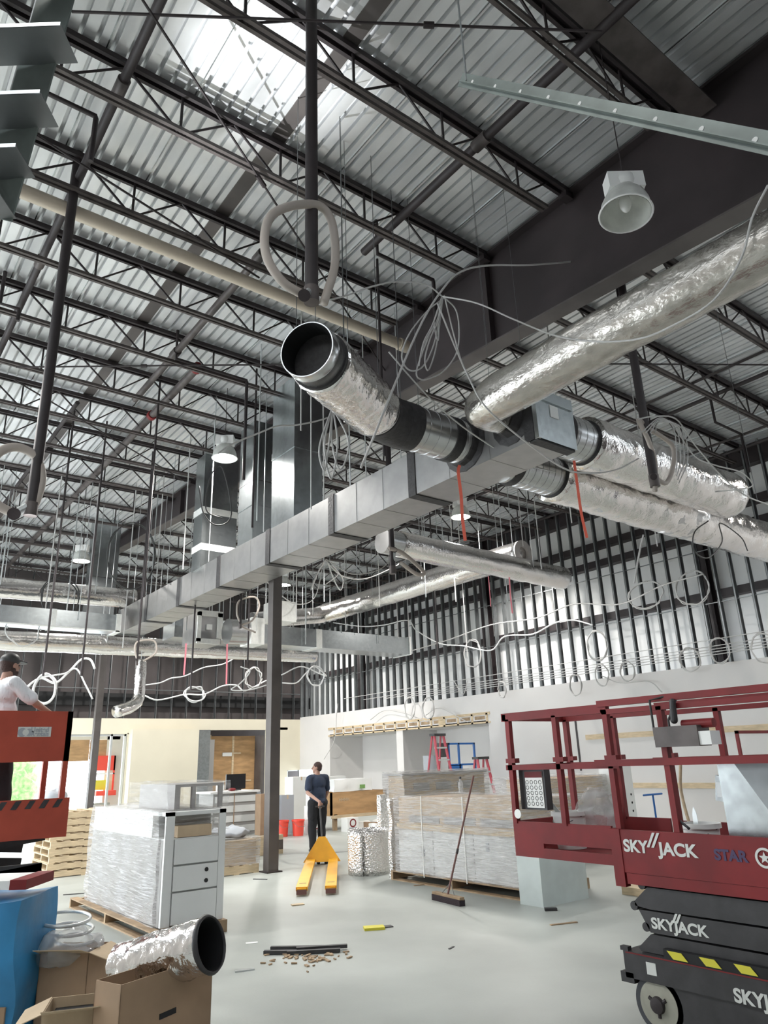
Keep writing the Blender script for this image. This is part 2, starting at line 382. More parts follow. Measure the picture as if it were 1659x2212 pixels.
# ---- right wall
YS = [27.6 - .406 * k for k in range(0, 63)]
zt = 3.6; A0, A1, A2, A3 = 25.3, 21.0, 20.63, 16.4; za = 2.72
wb = B()
wb.box(XW, XW + .12, A0, 26.6, 0, zt); wb.box(XW, XW + .12, 26.6, YB, 1.5, zt); wb.box(XW, XW + .12, 26.6, YB, 0, .35)
wb.box(XW, XW + .12, -3, A3, 0, zt); wb.box(XW, XW + .12, A3, A0, za, zt); wb.box(XW, XW + 1.7, A1, A2, 0, za)
wb.box(XW + 1.6, XW + 1.7, A3, A0, 0, za); wb.box(XW + .12, XW + 1.7, A0, A0 + .1, 0, za); wb.box(XW + .12, XW + 1.7, A3 - .1, A3, 0, za); wb.box(XW, XW + 1.7, A3, A0, za, za + .08)
wr = struct('wall_right', wb, 'drywall')
cl = B()
for k in range(14):
    ya = A3 + k * .655
    cl.box(XW - .02, XW, ya, ya + .08, za, za + .30)
cl.box(XW - .02, XW, A3 - .1, A0 + .1, za, za + .05); cl.box(XW - .02, XW, A3 - .1, A0 + .1, za + .25, za + .33)
cl.box(XW - .012, XW, A3 + 2, A3 + 2.3, za, za + .3)
hb = obj('header_blocking', cl, 'wood', wr)
dk = B()
for k in range(13):
    ya = A3 + k * .655 + .08
    dk.box(XW - .006, XW - .001, ya + .06, ya + .5, za + .12, za + .22)
obj('dark_opening', dk, 'wood_dk', hb)
obj('timber_cleat', B().box(XW - .03, XW, 7.0, 12.8, 2.07, 2.2), 'wood', wr); obj('timber_cleat', B().box(XW - .03, XW, 7.0, 11.65, .88, 1.0), 'wood', wr)
obj('joint_gap', B().box(XW - .01, XW, 13.06, 13.12, 1.3, 2.75), 'steel', wr)
for k, y in enumerate(YS):
    b = B(); b.box(XW + .02, XW + .035, y - .02, y + .02, zt - .05, 8.6); b.box(XW + .02, XW + .16, y + .012, y + .02, zt - .05, 8.6); b.box(XW + .15, XW + .16, y - .02, y + .02, zt - .05, 8.6)
    obj('wall_stud', b, 'stud', wr)
struct('wall_outer', B().box(17.3, 17.4, -3, 28.2, zt - .6, 8.9), 'sheet')
for z in (3.35, 5.33, 6.86, 7.4, 8.55):
    h = .12 if z < 8 else .3
    o = struct('trim_7', B().box(17.02, 17.27, -3, 28, z - h, z + h * .6), 'steel'); o.name = 'wall_girt'
for yy in (1.6, 8.95, 16.5, 23.6):
    b = B().box(16.78, 17.02, yy - .01, yy + .01, 3.0, 8.6).box(16.78, 16.8, yy - .14, yy + .14, 3.0, 8.6).box(17.0, 17.02, yy - .14, yy + .14, 3.0, 8.6)
    o = struct('trim_8', b, 'steel'); o.name = 'wall_column'
# horizontal stud bracing and conduit runs on the right wall
for k, z in enumerate((3.78, 3.84, 3.90, 3.97, 4.12)):
    o = tag(obj('wall_conduit', B().tube([(XW - .03, 4.5, z + .05), (XW - .03, 13 + k, z), (XW - .03, 19 + k * 1.3, z - .02)], .011, 6), 'cable'),
            'pale thin conduit run along the right wall studs, %s up from the drywall' % ORD[k], 'conduit', 'conduits on the right wall')
obj('stud_bridging', B().box(XW + .06, XW + .09, -3, 27.6, 5.0, 5.02), 'stud', wr); obj('stud_bridging', B().box(XW + .06, XW + .09, -3, 27.6, 6.3, 6.32), 'stud', wr)

# ---- back wall
bb = B()
bb.box(3.0, 9.43, YB, YB + .12, 2.97, 3.52); bb.box(9.2, 9.5, YB, YB + .12, 0, 3.0)
bb.box(9.43, 15.9, YB, YB + .12, 3.1, 3.52); bb.box(14.9, 15.9, YB, YB + .12, 0, 3.2); bb.box(15.9, 16.5, YB, YB + .12, 1.5, 3.52); bb.box(15.9, 16.5, YB, YB + .12, 0, .35)
bb.box(-4, 3.0, YB, YB + .12, 0, 3.52)
wk = struct('wall_back', bb, 'cream')
obj('bump_out', B().box(9.25, 11.8, 27.2, 27.7, 0, 3.12), 'cream', wk)
for k in range(34):
    y = YB + .02; xx = -3 + .6 * k
    b = B().box(xx, xx + .03, y, y + .02, 3.5, 8.6).box(xx, xx + .008, y, y + .12, 3.5, 8.6)
    obj('wall_stud', b, 'stud', wk)
obj('stud_track', B().box(-3, 16.5, YB, YB + .12, 4.55, 4.58), 'stud', wk)
struct('wall_outer_back', B().box(-5, 17.3, 28.2, 28.3, 3.5, 8.9), 'brownsheet')
struct('trim_11', B().box(-5, 17.3, 27.7, 28.3, 3.42, 3.5), 'brownsheet')
struct('trim_9', B().box(-5, 17.3, 28.0, 28.2, 4.0, 4.45), 'black')
struct('trim_10', B().box(9.6, 17.3, 28.9, 29, -.0, 3.6), 'brownsheet')
# plywood infill
pw = thing('plywood_hoarding', 'tall orange-brown plywood hoarding filling an opening in the back wall', 'plywood', (13.3, 28.3, 0))
obj('plywood_sheet', B().box(12.75, 13.75, 28.3, 28.33, 0, 2.9), 'ply', pw); obj('plywood_sheet', B().box(13.79, 14.75, 28.3, 28.33, 0, 2.9), 'ply', pw)
obj('batten', B().box(13.72, 13.8, 28.27, 28.3, 0, 2.9).box(12.7, 12.78, 28.25, 28.3, 0, 2.95).box(12.9, 14.6, 28.27, 28.3, 1.15, 1.2).box(13.4, 14.1, 28.26, 28.3, 2.2, 2.26), 'wood', pw)
obj('patch', B().box(13.3, 13.7, 28.25, 28.3, 2.12, 2.26), 'paper', pw)
obj('jamb', B().box(14.75, 14.88, 27.75, 28.3, 0, 2.9), 'column', pw)
tag(obj('duct_riser', B().box(11.9, 12.4, 27.5, 27.75, 0, 3.1), 'galv'), 'narrow grey sheet metal upright left of the plywood opening', 'duct')
tag(obj('grey_board', B().box(12.42, 12.7, 27.75, 28.3, .8, 2.75), 'greyboard'), 'brown-grey board leaning inside the plywood opening', 'board')
# shopfront window frames
wf = B()
for xx in (4.2, 4.95, 5.05, 6.4, 6.5, 8.62, 9.1): wf.box(xx, xx + .07, 27.62, 27.72, 0, 2.97)
wf.box(4.2, 9.2, 27.62, 27.72, 2.9, 2.97)
struct('window_1', wf, 'alum')
o = struct('window_2', B().box(15.9, 15.94, 27.62, 27.7, .35, 1.5).box(16.44, 16.5, 27.55, 27.62, .35, 1.5).box(15.9, 16.5, 27.62, 27.7, 1.46, 1.5), 'alum')

# ---- steel columns
def column(label, x, y, s, z1, group='round-room steel columns'):
    t = thing('steel_column', label, 'column', (x, y, 0), 'square steel columns')
    obj('shaft', B().box(x - s, x + s, y - s, y + s, .02, z1), 'column', t)
    obj('base_plate', B().box(x - s - .05, x + s + .05, y - s - .05, y + s + .05, 0, .02), 'steel', t)
    return t
c1 = column('dark square steel column right of the wrapped pallet, beside the pallet truck', 6.60, 11.98, .095, gz0(12))
obj('plate_bracket', B().box(6.70, 6.76, 11.85, 11.89, .35, .5), 'steel_lt', c1)
column('farther grey square steel column in front of the bright shopfront opening', 6.62, 22.6, .09, gz0(22.6))
column('square steel column at the far end under the last stretch of girder', 6.62, -1.6, .095, gz0(-1.6))

# ------------------------------------------------------------------ ductwork
D0, D1 = 5.77, 6.40; DZ0, DZ1 = 5.0, 5.61
md = thing('supply_duct', 'long rectangular grey sheet metal duct crossing the middle of the view', 'duct', (6.08, 11.6, DZ0))
joints = [4.67, 6.8, 8.75, 10.76, 12.75, 14.75, 16.7, 18.6]
for a, b2 in zip(joints[:-1], joints[1:]):
    s = B().box(D0, D1, a, b2, DZ0, DZ1)
    obj('duct_section', s, 'duct', md)
for y in joints[1:-1]:
    obj('mastic_joint', B().box(D0 - .012, D1 + .012, y - .075, y + .075, DZ0 - .012, DZ1 + .012), 'mastic', md)
for a, b2 in zip(joints[:-1], joints[1:]):
    for q in (.33, .66): yy = a + (b2 - a) * q; obj('rib_seam', B().box(D0 - .003, D1 + .003, yy - .003, yy + .003, DZ0 - .003, DZ1 + .003), 'duct', md)
obj('end_cap', B().box(D0 - .02, D1 + .02, 4.62, 4.67, DZ0 - .01, DZ1 + .01).box(D0 - .03, D0 + .02, 4.60, 4.75, DZ0 - .02, DZ1 + .02), 'galv', md)
obj('end_mastic', B().box(D0 - .035, D0 - .012, 4.66, 4.80, DZ0 - .02, DZ1 + .02).box(D0, D1, 4.64, 4.76, DZ0 - .03, DZ0 - .012), 'mastic', md)
obj('raised_fold', B().box(D0 + .02, D1 - .01, 4.60, 4.62, DZ1 - .14, DZ1 - .12), 'galv', md)
obj('paper_label', B().box(6.0, 6.14, 4.612, 4.618, 5.30, 5.45), 'paper', md)
obj('far_end_flange', B().box(D0 - .03, D1 + .03, 18.6, 18.65, DZ0 - .03, DZ1 + .02), 'galv', md)

def spiral(axis_pts, r, n, parent, gap=.22):
    pass
def rings(b, p, q, r, step, th=.006):
    p, q = V(p), V(q); L = (q - p).length; k = int(L / step)
    for i in range(1, k + 1):
        a = p.lerp(q, i / (k + 1)); d = (q - p).normalized(); b.tube([a - d * .008, a + d * .008], r + th, 28)
    return b
def wavy(b, pts, r, amp, n=36, seg=.06, seed=0, sc=3.0):
    pts = [V(p) for p in pts]; path = [pts[0]]
    for a, c in zip(pts[:-1], pts[1:]):
        k = max(1, int((c - a).length / seg)); path += [a.lerp(c, (i + 1) / k) for i in range(k)]
    base = len(b.v); b.tube(path, r, n)
    for i in range(base, len(b.v)):
        v = b.v[i]; ring = min((i - base) // n, len(path) - 1); c = path[ring]
        d = (v - c); k = 1 + amp * (noise.noise(v * sc + V((seed, 0, 0))) + .5 * noise.noise(v * sc * 3))
        b.v[i] = c + d * k
    return b
# R1: round duct with open end
r1 = thing('round_duct', 'open-ended round metal duct with foil-wrapped elbow, left side of the big duct', 'duct', (5.4, 5.78, 5.0))
c = V((D0, 5.78, 5.35)); e = V((4.55, 5.78, 5.35)); mouth = pD(662, 754, 6.45); dirn = (mouth - e).normalized()
RR = .265
obj('metal_run', B().tube([c + V((-.02, 0, 0)), V((4.75, 5.78, 5.35))], RR, 40), 'spiral', r1, 60)
obj('seam_rings', rings(B(), c, V((4.72, 5.78, 5.35)), RR, .17), 'spiral', r1, 60)
obj('collar_mastic', B().lathe([(RR, -.12), (RR + .02, -.1), (RR + .03, -.03), (RR + .09, -.012), (RR + .1, -.002), (RR - .05, -.002)], c, (1, 0, 0), 14), 'mastic', r1)
obj('mastic_band', B().tube([(5.56, 5.78, 5.35), (5.43, 5.78, 5.35)], RR + .012, 40), 'mastic', r1, 60)
obj('mastic_band', B().tube([(4.93, 5.78, 5.35), (4.74, 5.78, 5.35)], RR + .012, 40), 'mastic', r1, 60)
ep = smooth_path([(4.82, 5.78, 5.35), (4.66, 5.78, 5.35), e + dirn * .12, e + dirn * .24], 5)
obj('elbow', B().tube(ep, RR + .012, 40), 'mastic', r1, 60)
obj('foil_wrap', wavy(B(), [e + dirn * .32, mouth - dirn * .28], RR + .035, .05, 48, .03, 1, 9), 'foil', r1, True)
obj('metal_sleeve', B().tube([e + dirn * .2, e + dirn * .34], RR + .005, 40), 'spiral', r1, 60)
obj('mastic_band', B().tube([mouth - dirn * .32, mouth - dirn * .24], RR + .02, 40), 'mastic', r1, 60)
obj('end_sleeve', B().lathe([(RR, -.26), (RR, -.12), (RR + .008, -.11), (RR, -.10), (RR, 0), (RR - .01, 0), (RR - .01, -.26)], mouth, dirn, 48), 'spiral', r1, 40)
obj('dark_interior', B().lathe([(RR - .012, -.002), (RR - .012, -.9), (.001, -.9)], mouth, dirn, 40), 'black', r1)  # matt black stands in for the shade inside the metal duct
# R2: big foil duct up and over the camera's right
r2 = thing('round_duct', 'large crinkled foil-wrapped duct sweeping to the upper right corner', 'duct', (5.2, 3.5, 5.2))
c = V((D0, 5.0, 5.34))
obj('collar', B().tube([c, (5.52, 5.0, 5.34)], .17, 32), 'spiral', r2, 60)
obj('collar_mastic', B().lathe([(.18, -.16), (.19, -.1), (.21, -.03), (.29, -.012), (.30, -.002), (.1, -.002)], c, (1, 0, 0), 13), 'mastic', r2)
pts = smooth_path([(5.62, 5.0, 5.34), (5.45, 5.0, 5.34), (5.27, 4.93, 5.34)] + [pX(px, py, 5.2) for px, py in ((1100, 845), (1180, 797), (1298, 730), (1450, 648), (1614, 556), (1800, 450), (2200, 220))], 4)
path2 = [pts[0]]
for a, c2 in zip(pts[:-1], pts[1:]):
    k = max(1, int((c2 - a).length / .04)); path2 += [a.lerp(c2, (i + 1) / k) for i in range(k)]
b = B(); rs = []
tot = 0
for i, p in enumerate(path2):
    if i: tot += (p - path2[i - 1]).length
    rs.append(.18 + .065 * min(1, tot / .7))
b.tube(path2, rs, 44)
for i, v in enumerate(b.v):
    cc = path2[min(i // 44, len(path2) - 1)]; d = v - cc
    b.v[i] = cc + d * (1 + .05 * noise.noise(v * 3) + .03 * noise.noise(v * 11))
obj('foil_wrap', b, 'foil_big', r2, True)
# R3 / R4
def branch(nm, label, c, x1, r, rf, xm, cap_end, seed):
    t = thing(nm, label, 'duct', (xm, c.y, c.z - rf))
    obj('metal_run', B().tube([c, (xm, c.y, c.z)], r, 40), 'spiral', t, 60)
    obj('seam_rings', rings(B(), c, V((xm, c.y, c.z)), r, .13), 'spiral', t, 60)
    obj('collar_mastic', B().tube([c + V((.06, 0, 0)), c + V((.17, 0, 0))], r + .012, 40), 'mastic', t, 60)
    obj('end_mastic', B().tube([(xm - .03, c.y, c.z), (xm + .03, c.y, c.z)], r + .02, 40), 'mastic', t, 60)
    obj('foil_wrap', wavy(B(), [(xm, c.y, c.z), (x1, c.y, c.z - .02)], rf, .07, 44, .045, seed, 3.5), 'foil', t, True)
    if cap_end: obj('foil_end', B().ell((x1, c.y, c.z - .02), (.22, rf * .93, rf * .93), 32, 16), 'foil', t, True)
    return t
branch('round_duct', 'upper of two foil-wrapped ducts leaving the duct end to the right', V((D1, 4.96, 5.36)), 10.45, .27, .335, 7.02, True, 3)
t4 = branch('round_duct', 'lower of two foil-wrapped ducts running off the right edge', V((D1, 5.75, 5.25)), 14.0, .27, .345, 7.35, False, 8)
obj('bare_sleeve', B().tube([(9.95, 5.75, 5.24), (10.75, 5.75, 5.24)], .34, 40), 'spiral', t4, 60)
# risers
def riser(label, x0, x1, y0, y1, z0, z1, bands):
    t = thing('riser_duct', label, 'duct', ((x0 + x1) / 2, (y0 + y1) / 2, z0), 'upright rectangular ducts')
    obj('sheet_metal', B().box(x0, x1, y0, y1, z0, z1), 'galv', t)
    for z in bands: obj('mastic_band', B().box(x0 - .01, x1 + .01, y0 - .01, y1 + .01, z, z + .14), 'mastic_w' if z < 7 and y0 > 12 else 'galv', t)
    obj('seam', B().box(x0 - .006, x1 + .006, y0 - .006, y1 + .006, (z0 + z1) / 2, (z0 + z1) / 2 + .012), 'mastic', t)
    return t
riser('tall upright sheet metal duct, nearest of three on the long duct', 5.79, 6.36, 9.92, 10.7, DZ1, 8.3, [6.9])
riser('upright sheet metal duct farthest along, with white mastic bands', 5.72, 6.5, 13.55, 14.0, DZ1 - .05, 8.1, [5.95, 6.75])
riser('upright sheet metal duct between the other two uprights', 5.86, 6.36, 11.55, 12.15, DZ1, 8.1, [6.35])
riser('far upright rectangular duct behind the left end of the long duct', 5.6, 6.3, 20.9, 21.5, 5.2, ZD, [5.6, 7.0])
# far ducts
def foil_run(label, p, q, r, seed, cap=False, extra=None):
    t = thing('foil_duct', label, 'duct', (V(p) + V(q)) / 2 - V((0, 0, r)), 'far foil-wrapped ducts')
    obj('foil_wrap', wavy(B(), [p, q], r, .06, 32, .08, seed, 3), 'foil', t, True)
    d = (V(q) - V(p)).normalized()
    obj('sleeve', B().tube([V(p) - d * .4, V(p) + d * .05], r * .93, 28), 'spiral', t, 60)
    if cap:
        obj('end_ring', B().lathe([(r, 0), (r, .05), (r * .5, .06), (r * .5, -.1), (.001, -.1)], q, d, 28), 'greyboard', t)
    return t
foil_run('foil-wrapped duct at the left edge, above the square duct run', (2.2, 18.3, 5.78), (6.0, 18.3, 5.86), .24, 11)
foil_run('long low foil-wrapped duct across the far left, behind the steel column', (2.2, 19.4, 4.75), (12.1, 19.4, 4.93), .24, 12)
foil_run('foil-wrapped duct slanting away in the middle distance, open ring end', (12.5, 19.3, 6.28), (12.5, 10.9, 6.2), .30, 13, True)
foil_run('foil-wrapped duct crossing in front of the slanting one, right of centre', (8.25, 10.2, 5.58), (13.0, 10.2, 5.50), .25, 14)
foil_run('short far foil duct just right of the steel column', (10.2, 19.2, 5.85), (12.4, 19.3, 6.2), .25, 15)
# square duct runs far
ra = thing('square_duct', 'rectangular duct run at the left edge with bright lower edge', 'duct', (3.6, 17.8, 4.8))
obj('duct_section', B().box(1.5, 5.45, 17.5, 18.0, 4.85, 5.25), 'galv', ra); obj('white_seam', B().box(3.9, 4.0, 17.49, 18.01, 4.84, 5.26).box(5.35, 5.47, 17.48, 18.02, 4.83, 5.27), 'mastic_w', ra)
obj('lower_edge', B().box(1.5, 5.45, 17.48, 17.5, 4.84, 4.87), 'mastic_w', ra)
rbt = thing('square_duct', 'rectangular galvanised duct behind the dark steel column, open right end', 'duct', (11.5, 18.2, 4.9))
obj('duct_section', B().box(7.0, 14.8, 18.0, 18.8, 4.92, 5.45), 'galv', rbt)
obj('white_seam', B().box(11.3, 11.5, 17.99, 18.81, 4.91, 5.46), 'mastic_w', rbt); obj('white_end', B().box(14.8, 14.84, 17.95, 18.85, 4.9, 5.48), 'mastic_w', rbt)
bx = thing('duct_box', 'square duct box outlined in thick white mastic under the long duct', 'duct box', (8.0, 16.7, 4.6))
p = pY(425, 1385, 16.5); q = pY(478, 1325, 16.5)
obj('box_body', B().box(p.x, q.x + .05, 16.55, 17.4, p.z - .02, q.z), 'duct', bx)
obj('white_mastic', B().box(p.x, p.x + .1, 16.5, 16.55, p.z, q.z).box(q.x - .08, q.x + .05, 16.5, 16.55, p.z + .1, q.z).box(p.x, q.x + .05, 16.5, 16.55, q.z - .1, q.z + .04).box(p.x, q.x, 16.5, 16.55, p.z - .04, p.z + .08).box((p.x + q.x) / 2 - .05, (p.x + q.x) / 2 + .08, 16.5, 16.55, (p.z + q.z) / 2 - .06, (p.z + q.z) / 2 + .07), 'mastic_w', bx)
dm = thing('duct_damper', 'drum-shaped duct fitting with white mastic below the long duct', 'duct fitting', pY(520, 1395, 16.0))
c = pY(515, 1366, 16.0)
obj('drum_body', B().tube([c + V((-.3, 0, 0)), c + V((.25, 0, .02))], .30, 28), 'spiral', dm, 60); obj('white_face', B().box(c.x + .2, c.x + .55, c.y - .3, c.y + .3, c.z - .3, c.z + .34), 'mastic_w', dm)
fx = thing('flexible_duct', 'ridged flexible foil duct dropping down and kicking left beside the far column', 'duct', pY(300, 1500, 19.2))
pp = [pY(305, 1425, 19.2), pY(302, 1470, 19.2), pY(299, 1508, 19.2), pY(285, 1525, 19.0), pY(250, 1538, 18.8)]
obj('foil_wrap', wavy(B(), smooth_path(pp, 6), .15, .12, 24, .05, 5, 8), 'foil', fx, True)
c = pY(625, 1325, 15.5)
tag(obj('duct_box', B().box(c.x - .4, c.x + .2, 15.5, 16.1, c.z - .2, c.z + .3), 'mastic_w'), 'small white mastic-coated duct box behind the steel column', 'duct box')

# ------------------------------------------------------------------ pipes, hoses, lamps
pv = thing('pvc_pipe', 'long cream plastic pipe crossing under the joists to the girder', 'pipe', (3.6, 7.62, 7.9))
obj('pipe_run', B().tube([(-2, 7.56, 7.98), (6.45, 7.68, 7.98)], .085, 20), 'pvc', pv, 60); obj('coupling', B().tube([(6.38, 7.68, 7.98), (6.55, 7.68, 7.98)], .10, 20), 'pvc', pv, 60)
def hose_pipe(label, x, y, z0, z1, r, loop, rh, groupn='black drop pipes with hose loops'):
    t = thing('drop_pipe', label, 'pipe', (x, y, z0), groupn)
    obj('pipe_shaft', B().tube([(x, y, z1), (x, y, z0)], r, 16), 'steel', t, 60)
    obj('pipe_end', B().tube([(x, y, z0 + .02), (x, y, z0 - .12)], r * 1.15, 16), 'steel_lt', t, 60)
    if loop:
        obj('hose_loop', B().tube(smooth_path(loop, 6), rh, 14), 'hose', t, True)
        obj('hose_cap', B().tube([loop[0], V(loop[0]) + (CAM - V(loop[0])).normalized() * .08], rh * 1.35, 18), 'steel', t, 60)
        obj('fitting', B().tube([(x, y, z0), loop[0]], rh * .9, 12), 'alum', t, 60)
    return t
lp = [pY(*a, 4.15) for a in [(657, 638), (612, 610), (578, 560), (572, 505), (590, 462), (640, 443), (690, 445), (715, 475), (724, 530), (722, 580), (708, 628), (699, 655)]]
hose_pipe('thick black drop pipe with a large beige hose loop, upper centre', 2.6, 4.2, 5.32, ZD, .055, lp, .036)
lp = [pY(*a, 7.5) for a in [(30, 1110), (-10, 1085), (-30, 1030), (-5, 980), (35, 966), (75, 985), (90, 1030), (80, 1075), (66, 1105)]]
hose_pipe('black drop pipe with a beige hose loop at the left edge', 1.36, 7.5, 4.25, ZD, .055, lp, .045)
b0 = pY(1412, 1030, 4.2)
lp = [b0, b0 + V((.25, 0, -.02)), pY(1455, 1000, 4.2), pY(1450, 960, 4.2), pY(1400, 925, 4.2), pY(1380, 908, 4.2), pY(1400, 950, 4.15), pY(1415, 1000, 4.2), pY(1415, 1060, 4.2)]
hose_pipe('black drop pipe with doubled beige hose in front of the right-hand foil ducts', b0.x, 4.2, b0.z, ZD, .05, lp, .028)
b0 = pY(848, 1225, 9.5)
lp = [b0 + V((.02, -.05, .3)), pY(842, 1185, 9.4), pY(870, 1195, 9.4), pY(915, 1235, 9.4), pY(900, 1240, 9.4), pY(865, 1215, 9.4)]
hose_pipe('black drop pipe with hanging grey hoses, centre, under the long duct', b0.x, 9.5, b0.z, ZD, .05, lp, .035)
b0 = pY(519, 1345, 13.5)
lp = [b0, pY(512, 1325, 13.5), pY(517, 1298, 13.5), pY(550, 1290, 13.5), pY(560, 1310, 13.5), pY(545, 1340, 13.5), pY(522, 1352, 13.5), pY(552, 1366, 13.5)]
hose_pipe('short black drop pipe with dark hose loop below the long duct', b0.x, 13.5, b0.z, ZD, .028, lp, .02)
b0 = pY(296, 1425, 15.5)
lp = [b0, pY(291, 1400, 15.5), pY(300, 1385, 15.5), pY(333, 1385, 15.5), pY(336, 1410, 15.5), pY(310, 1428, 15.5)]
hose_pipe('black drop pipe with hose loop left of centre near the far columns', b0.x, 15.5, b0.z, ZD, .025, lp, .02)
for k, (px, py, yy, lb) in enumerate([(830, 985, 7.0, 'thin black rod passing behind the round duct elbow'), (1336, 640, 4.4, 'thin black rod just left of the unlit lamp'), (545, 1140, 10.8, 'thin black rod between the upright ducts'), (310, 1290, 12.0, 'thin black rod above the left end of the long duct'),
                                   (175, 1460, 14.5, 'thin black rod hanging in front of the left steel column'), (93, 1460, 14.0, 'thin black rod hanging above the capped worker'), (950, 1490, 14.5, 'thin black rod hanging in front of the right wall studs'),
                                   (412, 1490, 14.5, 'thin black rod hanging over the cream partition'), (535, 1430, 14.5, 'thin black rod hanging just left of the dark column')]):
    p = pY(px, py, yy)
    tag(obj('drop_rod', B().tube([p, (p.x, p.y, ZD)], .02, 8), 'steel'), lb, 'rod', 'thin black drop rods')

# high-bay lamps
def highbay(label, x, y, z, lit, tilt=None):
    t = thing('high_bay_lamp', label, 'lamp', (x, y, z), 'high-bay lamps')
    ax = V(tilt).normalized() if tilt else V((0, 0, 1))
    o = V((x, y, z)); R = .235
    prof = [(R, 0), (R - .01, .03), (R * .93, .10), (R * .80, .18), (R * .58, .25), (R * .36, .285), (R * .3, .29)]
    obj('reflector', B().lathe(prof + [(r - .012, zz - .004) for r, zz in prof[::-1]], o, ax, 40), 'reflector', t, 50)
    obj('rim', B().lathe([(R, .005), (R + .012, 0), (R, -.008), (R - .012, 0), (R, .005)], o, ax, 40), 'white', t, True)
    obj('housing', B().lathe([(.06, .28), (.10, .30), (.11, .36), (.10, .43), (.06, .46), (.001, .46)], o, ax, 20), 'white', t, 50)
    s = V((.79, -.6, 0))
    a = o + ax * .36
    obj('ballast_box', B().beam(a + s * -.17, a + s * .17, .16, .18, ax), 'white', t)
    obj('hanger', B().tube([o + ax * .45, (x + ax.x * .45, y + ax.y * .45, ZD)], .006, 6), 'steel', t)
    bulb = obj('bulb', B().ell(o + ax * .13, (.055, .055, .10), 14, 10), 'lens' if lit else 'paper', t, True)
    if lit:
        lamp_light('bulb_light', 'SPOT', o - ax * .03, lit, (1, .97, .92), .16, None, t)
        obj('glowing_lens', B().lathe([(R - .03, .03), (R * .5, .015), (.001, .01)], o, ax, 24), 'lens', t)
    return t
highbay('unlit high-bay lamp with frosted bowl hanging before the dark girder', 5.18, 2.86, 6.42, 0, (.12, -.02, 1))
E1 = 1350
highbay('lit high-bay lamp glaring beside the upright ducts', *pZ(485, 990, 7.25), E1)
highbay('lit high-bay lamp seen just under the big duct, right of centre', *pZ(995, 1117, 7.2), E1)
highbay('lit high-bay lamp in the far left roof bay', *pZ(175, 1212, 7.2), E1)
highbay('small far lit high-bay lamp near the top of the dark column', *pZ(612, 1264, 7.2), E1)
for (x, y, k) in ((-1.0, 2.8, .15), (-1.0, 10.2, .7), (-1.0, 17.5, 1), (14.6, 2.8, .5), (10.2, -.6, .1), (3.2, 25.6, .5), (9.0, 25.2, .45), (14.9, 25, .5), (15.2, 14.5, .5)):
    lamp_light('unseen_ceiling_light', 'SPOT', (x, y, 7.0), E1 * k, (1, .97, .92), .2)  # no fixtures: lamps out of frame, plus spots added to brighten the back

def hang(t, pts, r=.009, ztop=ZD, m='alum'):
    for p in pts: obj('hanger_rod', B().tube([p, (p[0], p[1], ztop)], r, 6), m, t)
for o in list(COL.objects):
    if o.parent: continue
    if o.name.startswith('foil_duct') or o.name.startswith('square_duct') or o.name.startswith('duct_box') or o.name == 'duct_damper':
        mn = V((1e9,) * 3); mx = V((-1e9,) * 3)
        for c in (o.children or [o]):
            L = wloc(c)
            for v in c.data.vertices:
                for i in range(3): mn[i] = min(mn[i], v.co[i] + L[i]); mx[i] = max(mx[i], v.co[i] + L[i])
        k = max(2, int(max(mx.x - mn.x, mx.y - mn.y) / 2.2)); zt_ = (mn.z + mx.z) / 2
        for i in range(k):
            f = (i + .5) / k
            if mx.x - mn.x > mx.y - mn.y: ps = [(mn.x + (mx.x - mn.x) * f, mn.y - .005, zt_), (mn.x + (mx.x - mn.x) * f, mx.y + .005, zt_)]
            else: ps = [(mn.x - .005, mn.y + (mx.y - mn.y) * f, zt_), (mx.x + .005, mn.y + (mx.y - mn.y) * f, zt_)]
            hang(o, ps)
hang(md, [(D0 - .02, y, DZ1) for y in (7.8, 10.9, 13.2, 15.4, 17.6)] + [(D1 + .02, y, DZ1) for y in (7.8, 15.4, 17.6)], .008)
hang(fx, [pp[0]])

# hanger straps over the near ducts
def strap(label, p, q, wd, m='stud', ang=.6):
    p, q = V(p), V(q); d = V((math.cos(ang), math.sin(ang), 0)) * wd / 2; n2 = V((-d.y, d.x, 0)).normalized() * .0015
    return tag(obj('hanger_strap', B().prism([p - d - n2, p + d - n2, q + d - n2, q - d - n2], n2 * 2), m), label, 'strap', 'galvanised hanger straps')
SL = [(743, 757, 5.25, .03, 'wide galvanised strap hanging just behind the open duct mouth'), (752, 765, 5.5, .014, 'thin strap just right of the wide strap behind the duct mouth'), (681, 706, 5.0, .012, 'thin strap rising from the top of the open duct mouth'),
      (819, 858, 5.5, .02, 'galvanised strap above the round duct elbow'), (866, 880, 5.8, .03, 'broad galvanised strap above the bare round duct'), (905, 893, 5.8, .018, 'strap right of the broad one above the bare round duct'),
      (1052, 745, 4.9, .022, 'galvanised strap hanging in front of the dark girder'), (1124, 745, 4.8, .022, 'galvanised strap farther right before the dark girder'), (1060, 855, 5.05, .012, 'bright thin strap holding the foil duct elbow'),
      (640, 725, 5.3, .012, 'thin strap left of the open duct mouth'), (1636, 1080, 4.4, .025, 'pale bright strap hanging at the right edge'), (1345, 640, 4.3, .012, 'thin pale strap beside the black rod below the unlit lamp')]
for px, py, yy, wd, lb in SL:
    p = pY(px, py, yy); strap(lb, p, (p.x, p.y, ZD), wd)
